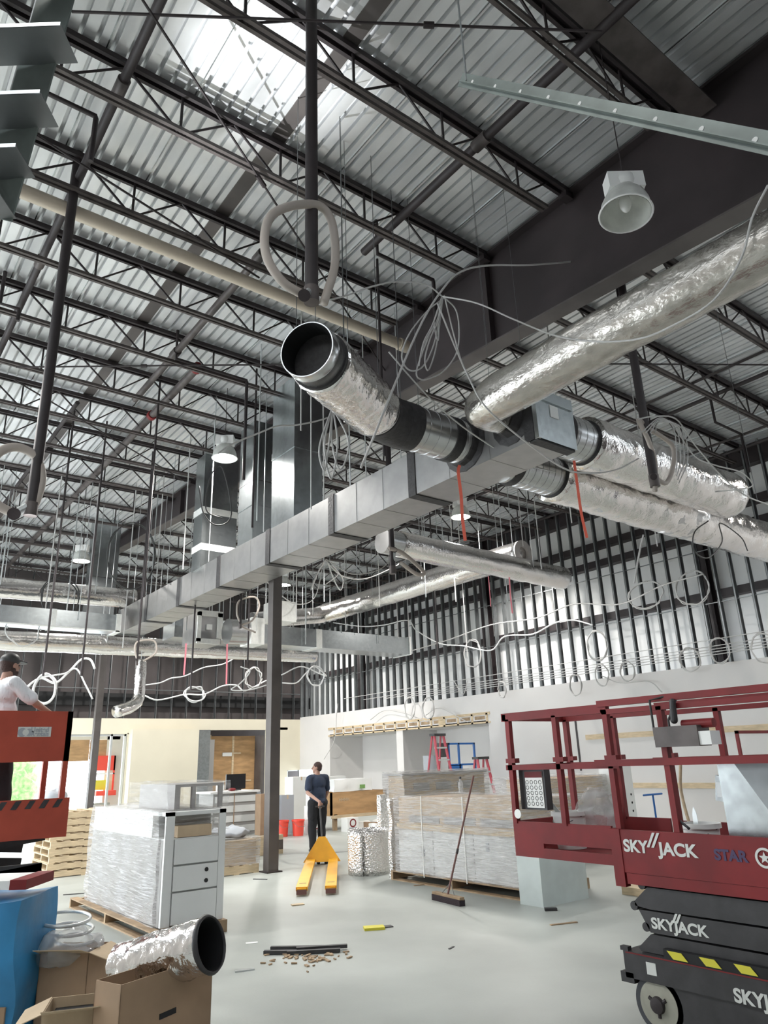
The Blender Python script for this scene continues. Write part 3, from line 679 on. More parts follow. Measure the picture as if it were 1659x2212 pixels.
# thin hanger wires all over
WL = [(555, 1125, 10), (650, 930, 8.5), (672, 1100, 9), (757, 1060, 8.4), (700, 1130, 9.4), (640, 1340, 15), (660, 1392, 17.9), (633, 1355, 17.9), (747, 1363, 17.9), (774, 1367, 17.9), (860, 1378, 17.9), (884, 1385, 17.9), (455, 1120, 12), (395, 1230, 14), (335, 1300, 16.5), (322, 1330, 17.2),
      (265, 1400, 17.5), (190, 1290, 17.9), (143, 1330, 17.9), (98, 1320, 17.6), (1235, 1130, 6.4), (1097, 1300, 12), (1010, 1420, 13), (1130, 1180, 10), (920, 1290, 13), (985, 1300, 13), (820, 1310, 15), (700, 1300, 15), (1170, 1230, 9), (1420, 1180, 7)]
wdesc = ['near the upright ducts', 'left of the round duct', 'over the long duct', 'above the square duct', 'by the dark column', 'over the left ducts', 'before the right wall studs']
for k, (px, py, yy) in enumerate(WL):
    p = pY(px, py, yy)
    where = ('%s hanger wire counted from the left edge of the view, ' % ORD[k]) if False else ''
    srt = sorted(WL).index((px, py, yy))
    lab = 'thin vertical hanger wire, ' + (ORD[srt] + ' counted from the left' if srt < 15 else (ORD[len(WL) - 1 - srt] + ' counted from the right'))
    tag(obj('hanger_wire', B().tube([p, (p.x, p.y, ZD)], .008 + .0004 * yy, 5), 'cable' if k % 3 else 'alum'), lab, 'wire', 'thin vertical hanger wires')
# galvanised perforated angle near the camera
an = thing('perforated_angle', 'galvanised perforated steel angle slanting across the upper right', 'steel angle', pD(1300, 230, 3.2))
p, q = pD(995, 172, 4.0), pD(1760, 330, 2.2)
obj('upright_leg', B().beam(p, q, .004, .07), 'galv_dk', an); obj('flat_leg', B().beam(p - V((0, 0, .035)) - fwd * .02, q - V((0, 0, .035)) - fwd * .02, .045, .004), 'galv_dk', an)
for k in range(9):
    c = p.lerp(q, .06 + k * .105); n2 = (q - p).cross(V((0, 0, 1))).normalized()
    obj('bolt_hole', B().tube([c - n2 * .004, c + n2 * .004], .011, 12), 'paper', an)
obj('hanger_rod', B().tube([p + (q - p) * .03, V((p.x, p.y, ZD)) + (q - p) * .03 * 0], .006, 6), 'stud', an)
# galvanised ladder-like frame at the upper left
lf = thing('hanging_frame', 'blurry galvanised ladder-like hanging frame filling the upper left corner', 'metal frame', pD(60, 300, 3.6))
hr = V((right.x, right.y, 0)).normalized(); toc = V((fwd.x, fwd.y, 0)).normalized()
lo, hi = pD(-12, 470, 3.6), pD(120, 0, 3.6); hi = lo + (hi - lo) * 1.6; ax_ = (hi - lo).normalized()
obj('side_rail', B().beam(lo, hi, .19, .012, toc), 'galv_dk', lf)
obj('rear_rail', B().beam(lo + toc * .16 - hr * .16, hi + toc * .16 - hr * .16, .12, .012, toc), 'stud', lf)
for k, (px, py) in enumerate([(150, 95), (107, 237), (56, 350), (14, 440), (190, -60)]):
    c = pD(px, py, 3.5); rg = obj('rung', B().beam(c, c - hr * 1.2 + V((0, 0, -.02)), .20, .006), 'stud', lf); obj('rung_lip', B().beam(c - toc * .1, c - hr * 1.2 - toc * .1 + V((0, 0, -.02)), .006, .022), 'galv', rg)

# ------------------------------------------------------------------ cables
def cable(label, pts, r=.008, m='cable', grp='loose cables', sub=6, cat='cable'):
    return tag(obj('cable', B().tube(smooth_path(pts, sub), r, 6), m, None, True), label, cat, grp)
def coilpts(c, rx, rz, turns, axis_dir, seed, jit=.12, k=12):
    rnd = random.Random(seed); a = V(axis_dir).normalized(); out = []
    for i in range(int(turns * k) + 1):
        t = 2 * math.pi * i / k; j = 1 + rnd.uniform(-jit, jit)
        out.append(V(c) + a * math.cos(t) * rx * j + V((0, 0, 1)) * math.sin(t) * rz * j + a.cross(V((0, 0, 1))) * rnd.uniform(-.03, .03))
    return out
cable('long pale cable arching from the bundle across the dark girder', [pY(*a, 4.6) for a in [(780, 1010), (900, 720), (960, 620), (1000, 585), (1060, 573), (1150, 572), (1260, 562), (1330, 545), (1400, 515), (1480, 470), (1560, 425), (1659, 368)]], .011)
cable('pale cable draped below the big upper right foil duct', [pX(*a, 4.9) for a in [(955, 640), (1030, 655), (1110, 690), (1200, 725), (1290, 738), (1380, 732), (1450, 705), (1540, 650), (1600, 560), (1625, 470), (1659, 400)]], .009)
cable('pale cable swinging under the duct end and off to the right', [pY(*a, 4.3) for a in [(945, 655), (975, 730), (1010, 810), (1050, 880), (1130, 950), (1215, 1010), (1270, 1022), (1330, 1015), (1380, 990)]], .009)
cable('pale cable slanting from the bundle down across the round duct', [pY(*a, 5.3) for a in [(840, 760), (900, 830), (960, 890), (1040, 950), (1130, 1000), (1200, 1020)]], .009)
LOOPS = [[(958, 645), (925, 670), (885, 720), (868, 770), (885, 800), (915, 790), (940, 735), (955, 650)], [(955, 645), (935, 700), (915, 740), (905, 790), (915, 745), (945, 690), (955, 640)],
         [(957, 640), (985, 670), (992, 720), (985, 765), (960, 800), (935, 815), (910, 820), (900, 800), (925, 730), (952, 650)], [(955, 640), (948, 690), (930, 730), (918, 775), (925, 800), (940, 760), (950, 700), (956, 645)],
         [(960, 638), (972, 690), (985, 740), (1000, 790), (1015, 815)], [(955, 640), (942, 680), (938, 700), (946, 735), (950, 690), (957, 642)]]
for k, L in enumerate(LOOPS):
    cable('pale hanging cable loop in the bundle left of the girder, %s of six' % ORD[k], [pY(a, c, 5.2 + .015 * i) for i, (a, c) in enumerate(L)], .009, 'cable', 'hanging cable bundle')
cable('pale cable arching left from the bundle to the drop pipe', [pY(*a, 4.9) for a in [(955, 640), (920, 615), (860, 608), (800, 620), (750, 638), (712, 648)]], .009)
cable('dark cable loop hanging in front of the upright ducts', [pY(*a, 8.0) for a in [(755, 880), (700, 905), (640, 918), (600, 920), (560, 935), (500, 960), (470, 980)]], .012, 'cable')
for k, (px, py, w1, h1) in enumerate([(715, 960, 14, 75), (735, 955, 18, 60), (700, 965, 10, 50)]):
    cable('looped pale cable hanging behind the round duct elbow, %s of three' % ORD[k], [pY(718, 880, 7.2), pY(px - w1, py, 7.2), pY(px, py + h1, 7.2), pY(px + w1, py, 7.2), pY(719, 880, 7.2)], .012)
cable('thin round cable coil beside the far upright duct', coilpts(pY(285, 1200, 16.5), .55, .8, 2.2, (1, 0, 0), 3, .04), .012, 'cable_d')
cable('dark cable coil in front of the middle upright ducts', [pY(*a, 11) for a in [(430, 1050), (440, 1110), (470, 1135), (500, 1110), (480, 1010), (455, 1030), (445, 1100), (480, 1120)]], .012, 'cable_d')
cable('pale cable loop on the foil duct at the left edge', coilpts(pY(130, 1290, 18.0), .42, .45, 1.8, (1, 0, 0), 5, .08), .015, 'cable_d')
cable('pale cable loop hanging low at the left edge', coilpts(pY(50, 1360, 18.0), .35, .35, 1.5, (1, 0, 0), 6, .1), .015)
# swags along the far left, over the partition
cable('bright cable swag running left of the far steel column', [pY(*a, 20.5) for a in [(45, 1500), (65, 1478), (90, 1465), (120, 1475), (150, 1450), (175, 1425), (195, 1425), (205, 1445)]], .03, 'cable_w')
cable('second bright cable swag just above the white-shirted worker arm', [pY(*a, 20.3) for a in [(45, 1505), (75, 1470), (110, 1460), (140, 1455), (165, 1445), (185, 1480), (200, 1510)]], .022, 'cable_w')
cable('bright cable hanging in a loop left of the far column', coilpts(pY(97, 1488, 20), .26, .36, 1.4, (1, 0, 0), 9, .05), .035, 'cable_w')
cable('pale cable swag right of the flexible duct', [pY(*a, 21) for a in [(310, 1480), (345, 1475), (370, 1465), (400, 1460), (440, 1442), (480, 1435), (510, 1420)]], .02, 'cable_w')
cable('pale cable swag over the cream partition, left of the dark column', [pY(*a, 21) for a in [(270, 1530), (300, 1500), (340, 1512), (400, 1500), (440, 1500), (480, 1482), (510, 1480), (530, 1492), (575, 1470)]], .022, 'cable_w')
cable('pale cable coil over the cream partition', coilpts(pY(420, 1500, 20.8), .3, .22, 2, (1, 0, 0), 12, .15), .022, 'cable_w')
cable('pale cable coil high above the plywood opening', coilpts(pY(548, 1465, 20.8), .28, .3, 2, (1, 0, 0), 14, .15), .018, 'cable')
cable('bright cable knot just left of the dark column', [pY(*a, 19) for a in [(520, 1440), (540, 1450), (520, 1475), (500, 1490), (540, 1490), (575, 1480)]], .018, 'cable_w')
cable('bright cable loop just right of the dark column', [pY(*a, 19) for a in [(608, 1458), (650, 1440), (690, 1455), (705, 1460), (680, 1440), (660, 1455), (640, 1475), (610, 1475)]], .02, 'cable_w')
cable('round cable coil right of the dark column', coilpts(pY(682, 1460, 19), .3, .28, 2.2, (1, 0, 0), 15, .08), .015, 'cable_w')
cable('pale cable wandering from the dark column toward the foil duct', [pY(*a, 15) for a in [(575, 1255), (600, 1280), (640, 1305), (680, 1290), (700, 1215), (715, 1215), (760, 1240), (820, 1230), (850, 1200)]], .012)
cable('tangled pale cable bundle hanging beneath the long duct', [pY(*a, 13) for a in [(700, 1215), (680, 1250), (672, 1275), (690, 1230), (705, 1212), (720, 1250), (735, 1275), (740, 1250), (715, 1220), (730, 1240), (700, 1265)]], .013)
cable('second pale cable swag between bundle and hose pipe', [pY(*a, 13) for a in [(705, 1215), (740, 1245), (790, 1250), (850, 1225), (865, 1215)]], .012)
cable('long pale cable sagging across the right wall studs', [pX(*a, 15.6) for a in [(720, 1345), (780, 1353), (830, 1350), (880, 1340), (900, 1362), (950, 1390), (1000, 1395), (1060, 1405), (1090, 1375), (1150, 1370), (1200, 1345), (1240, 1340), (1280, 1350)]], .02, 'cable_w')
cable('dark cable sagging across the studs under the slanting foil duct', [pX(*a, 15.8) for a in [(780, 1400), (860, 1410), (960, 1385), (1060, 1350), (1160, 1335), (1240, 1305), (1340, 1305), (1430, 1265), (1520, 1240)]], .018, 'cable')
for k, (px, py, rx, rz, lb) in enumerate([(1020, 1412, .32, .36, 'round cable coil hanging left of centre on the wall studs'), (1395, 1285, .5, .34, 'oval grey hose coil on the wall studs under the foil ducts'), (1495, 1270, .45, .42, 'cable loop around the dark wall column'),
                                  (1290, 1395, .3, .38, 'cable coil on the studs above the red platform left end'), (1300, 1458, .2, .26, 'small cable coil at the drywall top, above the red platform'), (1355, 1450, .2, .24, 'small cable coil next right at the drywall top'),
                                  (1243, 1480, .18, .26, 'small tangled coil drooping over the drywall top'), (1490, 1425, .26, .28, 'tight cable coil at the drywall top near the wall column'), (1555, 1405, .24, .3, 'cable coil farther right at the drywall top'),
                                  (1650, 1400, .3, .35, 'cable loop on the wall at the right edge'), (885, 1530, .22, .28, 'thin cable coil above the long alcove, left of two'), (925, 1530, .24, .28, 'thin cable coil above the long alcove, right of two'),
                                  (1085, 1490, .14, .2, 'small cable loop left of the red platform at the drywall top')]):
    c = pX(px, py, 16.2); k2 = c.y / 14
    cable(lb, coilpts(c, rx * (.7 + .4 * k2), rz * (.7 + .4 * k2), 2.3, (0, 1, 0), 30 + k, .06, 14), .012 + .004 * k2, 'cable', 'cable coils on the right wall')
for k, (pts, lb) in enumerate([([(800, 1555), (830, 1535), (870, 1540), (900, 1550), (925, 1560)], 'thin cable squiggle over the white wall above the alcove'), ([(920, 1545), (950, 1530), (1010, 1560)], 'short thin cable drooping over the alcove header'),
                               ([(730, 1520), (727, 1545), (722, 1600), (700, 1640)], 'thin cable trailing down the wall left of the alcove'), ([(1300, 1460), (1340, 1475), (1400, 1472), (1430, 1495)], 'thin cable swag above the red top rail'),
                               ([(980, 1470), (1000, 1500), (1010, 1470)], 'short looped cable left of the studs centre'), ([(1390, 1155), (1380, 1200), (1370, 1260)], 'grey cable dangling below the foil ducts')]):
    cable(lb, [pX(a[0], a[1], 16.3 if k < 5 else 9) for a in pts], .014, 'cable')
cable('dark cable hanging from the hose pipe to the right edge', [pY(*a, 4.0) for a in [(1380, 905), (1410, 900), (1460, 905), (1500, 960), (1560, 1030), (1610, 1070), (1659, 1090)]], .009)
for k in range(4):
    cable('pale cable in the bundle right of the hose pipe, %s from left' % ORD[k], [pY(1385 + 10 * k, 935, 4.1), pY(1425, 903 + 3 * k, 4.1), pY(1455 + 6 * k, 925, 4.1), pY(1462 + 8 * k, 990, 4.1), pY(1460 + 2 * k, 1020 + 8 * k, 4.1)], .007, 'cable', 'cable bundle by the right ducts')
cable('pale cable looping round the end of the upper foil duct', [pY(*a, 4.2) for a in [(1460, 925), (1500, 985), (1545, 1005), (1600, 1020), (1625, 1045), (1610, 1055), (1545, 1062)]], .009)
cable('thin cables drooping from the lower right foil duct', [pY(*a, 5.2) for a in [(1530, 1125), (1500, 1150), (1500, 1190), (1530, 1205), (1560, 1170), (1555, 1130), (1600, 1160), (1615, 1190)]], .01, 'cable_d')
# ribbons
def ribbon(label, pts, y, wd, m):
    b = B(); ps = smooth_path([pY(a, c, y) for a, c in pts], 4)
    for a, c in zip(ps[:-1], ps[1:]): b.beam(a, c, wd, .003, toc)
    return tag(obj('ribbon', b, m), label, 'ribbon', 'marker ribbons')
ribbon('orange ribbon hanging from the round duct collar in front of the lit lamp', [(993, 1005), (990, 1020), (996, 1070), (999, 1120), (1005, 1168)], 5.4, .035, 'ribbon')
ribbon('orange ribbon hanging below the duct end on the right', [(1240, 995), (1246, 1040), (1256, 1110), (1268, 1162)], 4.6, .03, 'ribbon')
ribbon('bright pink ribbon below the crossing foil ducts', [(1100, 1247), (1103, 1290), (1107, 1325)], 10, .03, 'pinkrib')
ribbon('faint pink ribbon left of the brighter one under the crossing foil ducts', [(1055, 1245), (1058, 1280), (1060, 1310)], 10, .018, 'pinkrib')
ribbon('pink ribbon hanging under the low foil duct, nearest the dark column', [(491, 1380), (490, 1430), (489, 1478)], 16.4, .04, 'pinkrib')
ribbon('pink ribbon hanging under the low foil duct, farther from the dark column', [(402, 1390), (400, 1425), (397, 1458)], 16.4, .04, 'pinkrib')

# ------------------------------------------------------------------ floor objects
def bump_box(b, x0, x1, y0, y1, z0, z1, amp, seed, n=14):
    """a wrinkled closed box, for wrapped goods and bags"""
    def face(o, u, v, nu, nv):
        vs = []; fs = []
        for i in range(nu + 1):
            for j in range(nv + 1):
                p = V(o) + V(u) * (i / nu) + V(v) * (j / nv)
                q = p * 3.1 + V((seed, seed * .3, 0)); d = V((noise.noise(q), noise.noise(q + V((9, 0, 0))), noise.noise(q + V((0, 9, 0))) * .6)) * amp
                vs.append(p + d)
        for i in range(nu):
            for j in range(nv): a = i * (nv + 1) + j; fs.append((a, a + nv + 1, a + nv + 2, a + 1))
        b.add(vs, fs)
    X, Y, Z = x1 - x0, y1 - y0, z1 - z0
    face((x0, y0, z0), (X, 0, 0), (0, 0, Z), n, n); face((x1, y1, z0), (-X, 0, 0), (0, 0, Z), n, n)
    face((x0, y1, z0), (0, -Y, 0), (0, 0, Z), n, n); face((x1, y0, z0), (0, Y, 0), (0, 0, Z), n, n)
    face((x0, y0, z1), (X, 0, 0), (0, Y, 0), n, n); face((x0, y1, z0), (X, 0, 0), (0, -Y, 0), n, n)
    return b
def pallet(name, label, x0, x1, y0, y1, z0, h=.12, m='wood_dk', group='timber pallets'):
    t = thing(name, label, 'pallet', ((x0 + x1) / 2, (y0 + y1) / 2, z0), group)
    for i in range(3):
        yy = y0 + (y1 - y0 - .05) * i / 2; obj('stringer', B().box(x0, x1, yy, yy + .05, z0 + .015, z0 + h - .015), m, t)
    nb = max(5, int((x1 - x0) / .18))
    for i in range(nb):
        xx = x0 + (x1 - x0 - .1) * i / (nb - 1); obj('deck_board', B().box(xx, xx + .1, y0, y1, z0 + h - .015, z0 + h), m, t)
    for xx in (x0, (x0 + x1) / 2 - .05, x1 - .1): obj('bottom_board', B().box(xx, xx + .1, y0, y1, z0, z0 + .015), m, t)
    return t
# wrapped drawer cabinet, left
pallet('pallet', 'long brown pallet under the film-wrapped drawer cabinet', 3.14, 4.0, 8.22, 11.2, 0)
ca = thing('wrapped_cabinet', 'tall white drawer cabinet wrapped in stretch film, left of the dark column', 'cabinet', (3.7, 9.6, .125))
x0, x1, y0, y1, z0, z1 = 3.26, 3.97, 8.28, 10.85, .125, 1.25
cb = B().box(x0, x1, y0 + .03, y1, z0, .98).box(x0, x0 + .10, y0, y0 + .03, z0, z1).box(x1 - .08, x1, y0, y0 + .03, z0, z1).box(x0, x1, y0, y0 + .4, z1 - .04, z1).box(x0, x1, y0 + .4, y1, .98, z1)
obj('carcass', cb, 'lam', ca); obj('recess_back', B().box(x0 + .1, x1 - .08, y0 + .25, y0 + .27, .98, z1 - .04), 'greyboard', ca)
for k, (a, b2) in enumerate([(.72, .97), (.46, .70), (.14, .44)]):
    d = obj('drawer', B().box(x0 + .11, x1 - .09, y0 - .012, y0 + .028, a, b2), 'lam', ca)
    if k == 1:
        for z in (.64, .53): obj('round_hole', B().tube([(x1 - .22, y0 - .018, z), (x1 - .22, y0 - .01, z)], .022, 16), 'black', d)
obj('stowed_carton', B().box(x0 + .15, x1 - .16, y0 + .03, y0 + .22, .985, 1.10), 'card_lt', ca)
b = bump_box(B(), x0 - .03, x1 + .015, y0 + .12, y1 + .04, z0 - .02, z1 + .02, .035, 2, 22); obj('stretch_wrap', b, 'film', ca, True)
obj('shade_side', B().box(x0 - .004, x0 - .001, y0 + .05, y1, z0, z1 - .28), 'greyboard', ca)  # grey skin paints the shade on the white cabinet's left face
gf = thing('grey_frame_box', 'brown-grey open frame box sitting under film on top of the cabinet', 'box', (3.75, 8.9, 1.26))
obj('panel', B().box(3.45, 3.47, 8.55, 9.7, 1.26, 1.50), 'greyboard', gf); obj('top_board', B().box(3.45, 4.05, 8.55, 9.7, 1.5, 1.53), 'greyboard', gf)
for xx in (3.47, 3.66, 4.0): obj('leg', B().box(xx, xx + .045, 8.55, 8.6, 1.26, 1.5), 'greyboard', gf)
obj('film_tent', bump_box(B(), 3.36, 4.1, 8.48, 9.9, 1.255, 1.56, .04, 7, 12), 'film2', gf, True)
# large film wrapped crate right
pallet('pallet', 'long pallet under the big white wrapped crate beside the broom', 7.42, 8.7, 6.98, 9.7, 0, .13)
cr = thing('wrapped_crate', 'large film-wrapped stack with white lower panels, behind the push broom', 'crate', (8.0, 8.3, .135))
X0, X1, Y0, Y1 = 7.48, 8.6, 7.02, 9.55
obj('white_panels', B().box(X0, X1, Y0, Y1, .135, .72), 'lam', cr)
for yy in (7.9, 8.75): obj('panel_seam', B().box(X0 - .004, X0, yy - .006, yy + .006, .14, .72), 'greyboard', cr)
obj('ledge', B().box(X0 - .03, X1, Y0, Y1, .72, .80), 'wood', cr); obj('shelf_boards', B().box(X0 + .02, X1, Y0, Y1, .80, 1.16), 'card_lt', cr)
for a, b2 in ((7.1, 7.75), (7.85, 8.5), (8.6, 9.3)): obj('dark_opening', B().box(X0 + .012, X0 + .02, a, b2, .82, .92), 'greyboard', cr)
for yy, z in ((7.6, .6), (8.95, .45)): obj('handle', B().box(X0 - .012, X0, yy, yy + .05, z - .08, z + .02), 'greybag', cr)
obj('stretch_wrap', bump_box(B(), X0 - .05, X1 + .04, Y0 - .05, Y1 + .05, .12, 1.19, .03, 12, 24), 'film', cr, True)
for yy in (8.0, 8.9): obj('strap', B().box(X0 - .07, X0 - .06, yy, yy + .012, .1, 1.2), 'paper', cr)
bt = thing('spray_bottle', 'small clear bottle standing on the big wrapped crate', 'bottle', pX(996, 1712, 7.7))
c = wloc(bt); c.z = 1.235; bt.location = c
obj('bottle_body', B().lathe([(.001, 0), (.035, 0), (.035, .13), (.015, .17), (.015, .2), (.001, .2)], c, n=16), 'bag', bt, 50); obj('bottle_cap', B().lathe([(.017, .19), (.017, .22), (.001, .22)], c, n=12), 'char', bt)
# second wrapped stack behind
c2 = thing('wrapped_crate', 'second film-wrapped stack of brown cartons behind the big crate', 'crate', (10.4, 12.6, 0))
obj('cartons', B().box(9.65, 11.9, 12.1, 12.6, 0, 1.42), 'card_lt', c2); obj('top_board', B().box(9.6, 11.95, 12.05, 12.65, 1.42, 1.46), 'greyboard', c2)
for a in (9.9, 10.5, 11.1): obj('dark_opening', B().box(a, a + .42, 12.09, 12.1, 1.12, 1.27), 'greyboard', c2)
obj('stretch_wrap', bump_box(B(), 9.58, 11.98, 12.02, 12.7, .02, 1.50, .03, 22, 18), 'film', c2, True)
# wrapped goods seen through the right lift
p = pY(1165, 1700, 8.8); q = pY(1345, 1700, 8.8)
c3 = thing('wrapped_crate', 'film-wrapped pale cartons seen through the red platform railing', 'crate', (10.7, 9.3, 0))
obj('cartons', B().box(p.x, q.x, 8.9, 9.8, 0, 1.05), 'lam', c3); obj('upper_cartons', B().box(p.x + .2, q.x - .1, 8.95, 9.75, 1.05, 1.32), 'card_lt', c3); obj('ledge', B().box(p.x, q.x, 8.86, 8.9, .85, .95), 'wood', c3)
obj('stretch_wrap', bump_box(B(), p.x - .05, q.x + .04, 8.84, 9.86, .02, 1.36, .03, 31, 16), 'film', c3, True)
p = pY(1337, 1700, 8.6); q = pY(1372, 1700, 8.6)
c4 = thing('drawer_unit', 'narrow white drawer unit at the right end of the wrapped cartons', 'cabinet', (p.x + .2, 8.8, 0))
obj('carcass', B().box(p.x, q.x, 8.64, 9.0, 0, 1.55), 'lam', c4)
for z in (.98, .84, .7): obj('round_hole', B().tube([(q.x - .1, 8.635, z), (q.x - .1, 8.64, z)], .02, 12), 'black', c4)
p = pY(1390, 1718, 8.8); q = pY(1430, 1718, 8.8)
cr2 = thing('hand_cart', 'blue tubular cart handle standing behind the red platform', 'cart', (p.x + .2, 8.8, 0))
obj('handle', B().tube([(p.x, 8.8, p.z), (q.x, 8.8, p.z)], .018, 10), 'bluepaint', cr2); obj('upright', B().tube([((p.x + q.x) / 2, 8.8, p.z), ((p.x + q.x) / 2, 8.8, .1)], .018, 10), 'bluepaint', cr2)
obj('cart_bed', B().box(p.x - .1, q.x + .2, 8.6, 9.4, .08, .14), 'bluepaint', cr2)
for a in (p.x, q.x): obj('wheel', B().tube([(a - .02, 8.8, .05), (a + .02, 8.8, .05)], .05, 14), 'rubber', cr2)
# bubble foil
bf = thing('bubble_foil_roll', 'standing roll of silver bubble foil left of the wrapped crate', 'foil roll', (8.1, 10.3, 0))
b = B(); nseg = 46; vs = []; 
for i in range(nseg + 1):
    t = i / nseg * 2 * math.pi * 1.25; r = .30 + .06 * i / nseg
    vs.append((7.60 + r * math.cos(t + 2.2), 10.50 + r * math.sin(t + 2.2)))
for j in range(9): b.v += [V((x, y, j / 8 * .66 + (.03 * noise.noise(V((x * 5, y * 5, 1))) if j == 8 else 0))) for x, y in vs]
b.f += [(j * (nseg + 1) + i, j * (nseg + 1) + i + 1, (j + 1) * (nseg + 1) + i + 1, (j + 1) * (nseg + 1) + i) for j in range(8) for i in range(nseg)]
o = obj('foil_sheet', b, 'bubble', bf, True); sm = o.modifiers.new('s', 'SOLIDIFY'); sm.thickness = .01
def foil_sheet(label, p, q, thick, seed):
    b = bump_box(B(), p[0], q[0], p[1], q[1], p[2], q[2], thick, seed, 10); return tag(obj('bubble_foil_sheet', b, 'bubble', None, True), label, 'foil sheet')
foil_sheet('tall silver bubble foil sheet wrapped on the left end of the big crate', (7.45, 9.70, 0), (7.75, 9.78, 1.15), .03, 3)
foil_sheet('narrow strip of bubble foil standing behind the silver roll', (8.15, 10.9, 0), (8.3, 11.0, 1.15), .02, 5)
# push broom
br = thing('push_broom', 'push broom with dark bristles leaning against the wrapped crate', 'broom', (6.85, 7.85, 0))
a, b2 = pZ(938, 1928, .08), pZ(998, 1942, .08); top = pX(1023, 1676, 7.34); mid = (a + b2) / 2
obj('broom_head', B().beam(a, b2, .07, .035), 'wood_dk', br); obj('bristles', B().beam(a - V((0, 0, .045)), b2 - V((0, 0, .045)), .085, .07), 'bristle', br)
obj('pole', B().tube([mid + V((0, 0, .01)), top], .013, 10), 'pole', br); obj('pole_joint', B().tube([mid.lerp(top, .33), mid.lerp(top, .37)], .017, 10), 'steel', br)
for s in (a, b2): obj('brace', B().tube([mid.lerp(s, .5), mid.lerp(top, .1)], .005, 6), 'stud', br)
# galvanised box under the lift
gbx = thing('galvanised_box', 'pale galvanised sheet metal box standing below the red platform end', 'metal box', (7.7, 6.7, 0))
obj('front_panel', B().box(7.27, 8.12, 6.55, 6.57, 0, .62), 'galv_pale', gbx); obj('side_panel', B().box(7.27, 7.29, 6.57, 6.92, 0, .62), 'galv_pale', gbx); obj('side_panel', B().box(8.10, 8.12, 6.57, 6.92, 0, .62), 'galv_pale', gbx); obj('top_panel', B().box(7.27, 8.12, 6.55, 6.92, .62, .635), 'galv_pale', gbx)
# pallet stack
nm = ['bottom', 'second', 'third', 'fourth', 'fifth', 'sixth', 'seventh', 'eighth', 'ninth']
p0 = pallet('pallet', 'wooden pallet in the tall stack at left, bottom of the stack', 3.62, 4.85, 14.4, 15.5, 0, .115, 'wood', 'stacked pallets at left')
for k in range(1, 9): dup(p0, (.01 * (-1) ** k, .006 * (k % 3), .1165 * k), 'wooden pallet in the tall stack at left, %s from the floor' % nm[k])
bb2 = tag(obj('plastic_bag', B().ell((3.72, 14.8, 1.24), (.22, .2, .2), 20, 14), 'greybag', None, True), 'grey-blue plastic bag slumped on top of the pallet stack', 'bag')
for v in bb2.data.vertices: v.co *= 1 + .25 * noise.noise(v.co * 8); v.co.z = max(v.co.z, .0)
# low wrapped pallet behind the column
pallet('pallet', 'pale pallet under the low wrapped load left of the dark column', 5.62, 6.45, 12.12, 13.3, 0, .14, 'wood', 'timber pallets')
lw = thing('wrapped_load', 'low film-wrapped cartons with crumpled plastic on top, left of the dark column', 'wrapped load', (6.0, 12.7, .145))
obj('cartons', B().box(5.66, 6.42, 12.18, 13.2, .145, .52), 'card_lt', lw); obj('stretch_wrap', bump_box(B(), 5.6, 6.47, 12.12, 13.27, .145, .56, .03, 41, 14), 'film', lw, True)
o = obj('crumpled_plastic', B().ell((6.1, 12.6, .62), (.38, .3, .10), 24, 12), 'greybag', lw, True)
for v in o.data.vertices: v.co += V((0, 0, 1)) * .06 * noise.noise(v.co * 7)
wp = thing('timber_stack', 'loose pale timber planks stacked behind the low wrapped load', 'timber', (7.3, 14.6, 0))
for k in range(6): obj('plank', B().box(6.2 + .1 * k, 8.1 + .05 * k, 14.2 + .14 * k, 14.32 + .14 * k, 0 if k % 2 else 0, .36 - .03 * k), 'wood', wp)
# far drawer cabinet with things on top
fc = thing('drawer_cabinet', 'wide grey-white cabinet with four long drawers in the background', 'cabinet', (9.35, 19.5, 0))
obj('carcass', B().box(8.72, 10.0, 19.0, 19.9, 0, 1.04), 'greyboard', fc)
for k in range(4): obj('drawer', B().box(8.78, 9.94, 18.97, 19.0, .08 + .245 * k, .24 + .245 * k), 'lam', fc)
obj('top_sheet', bump_box(B(), 8.6, 10.05, 18.9, 19.95, 1.045, 1.09, .012, 6, 10), 'paper', fc, True)
obj('strap', B().box(9.3, 9.32, 18.955, 18.965, 0, 1.1), 'card', fc)
mo = thing('monitor', 'black flat monitor standing on the background drawer cabinet', 'monitor', (9.45, 19.3, 1.1))
p = pY(488, 1706, 19.3); q = pY(531, 1671, 19.3)
obj('screen', B().box(p.x, q.x, 19.3, 19.34, 1.13, q.z), 'screen', mo); obj('foot', B().box(p.x + .15, q.x - .15, 19.25, 19.45, 1.095, 1.13), 'char', mo)
for k, (px, nmn) in enumerate([(469, 'leftmost'), (475, 'middle'), (482, 'rightmost')]):
    p = pY(px, 1705, 19.2); t = thing('bottle', 'small white bottle on the background cabinet, %s of three' % nmn, 'bottle', (p.x, 19.2, 1.1), 'white bottles on the cabinet')
    obj('bottle_body', B().lathe([(.001, 0), (.035, 0), (.035, .14), (.012, .19), (.012, .24), (.001, .24)], (p.x, 19.2, 1.1), n=12), 'white', t, 50)
tag(obj('red_tool', B().ell((9.3, 19.1, 1.13), (.12, .08, .04), 14, 8), 'red', None, True), 'small red tool lying on the background cabinet top', 'tool')
rk = thing('timber_crate', 'narrow pale timber crate frame left of the dark column in the background', 'crate', (10.25, 19.0, 0))
for xx in (10.12, 10.42): obj('post', B().box(xx, xx + .05, 19.0, 19.05, 0, .86), 'wood', rk)
for z in (.05, .42, .8): obj('crossbar', B().box(10.17, 10.42, 19.0, 19.05, z, z + .06), 'wood', rk)
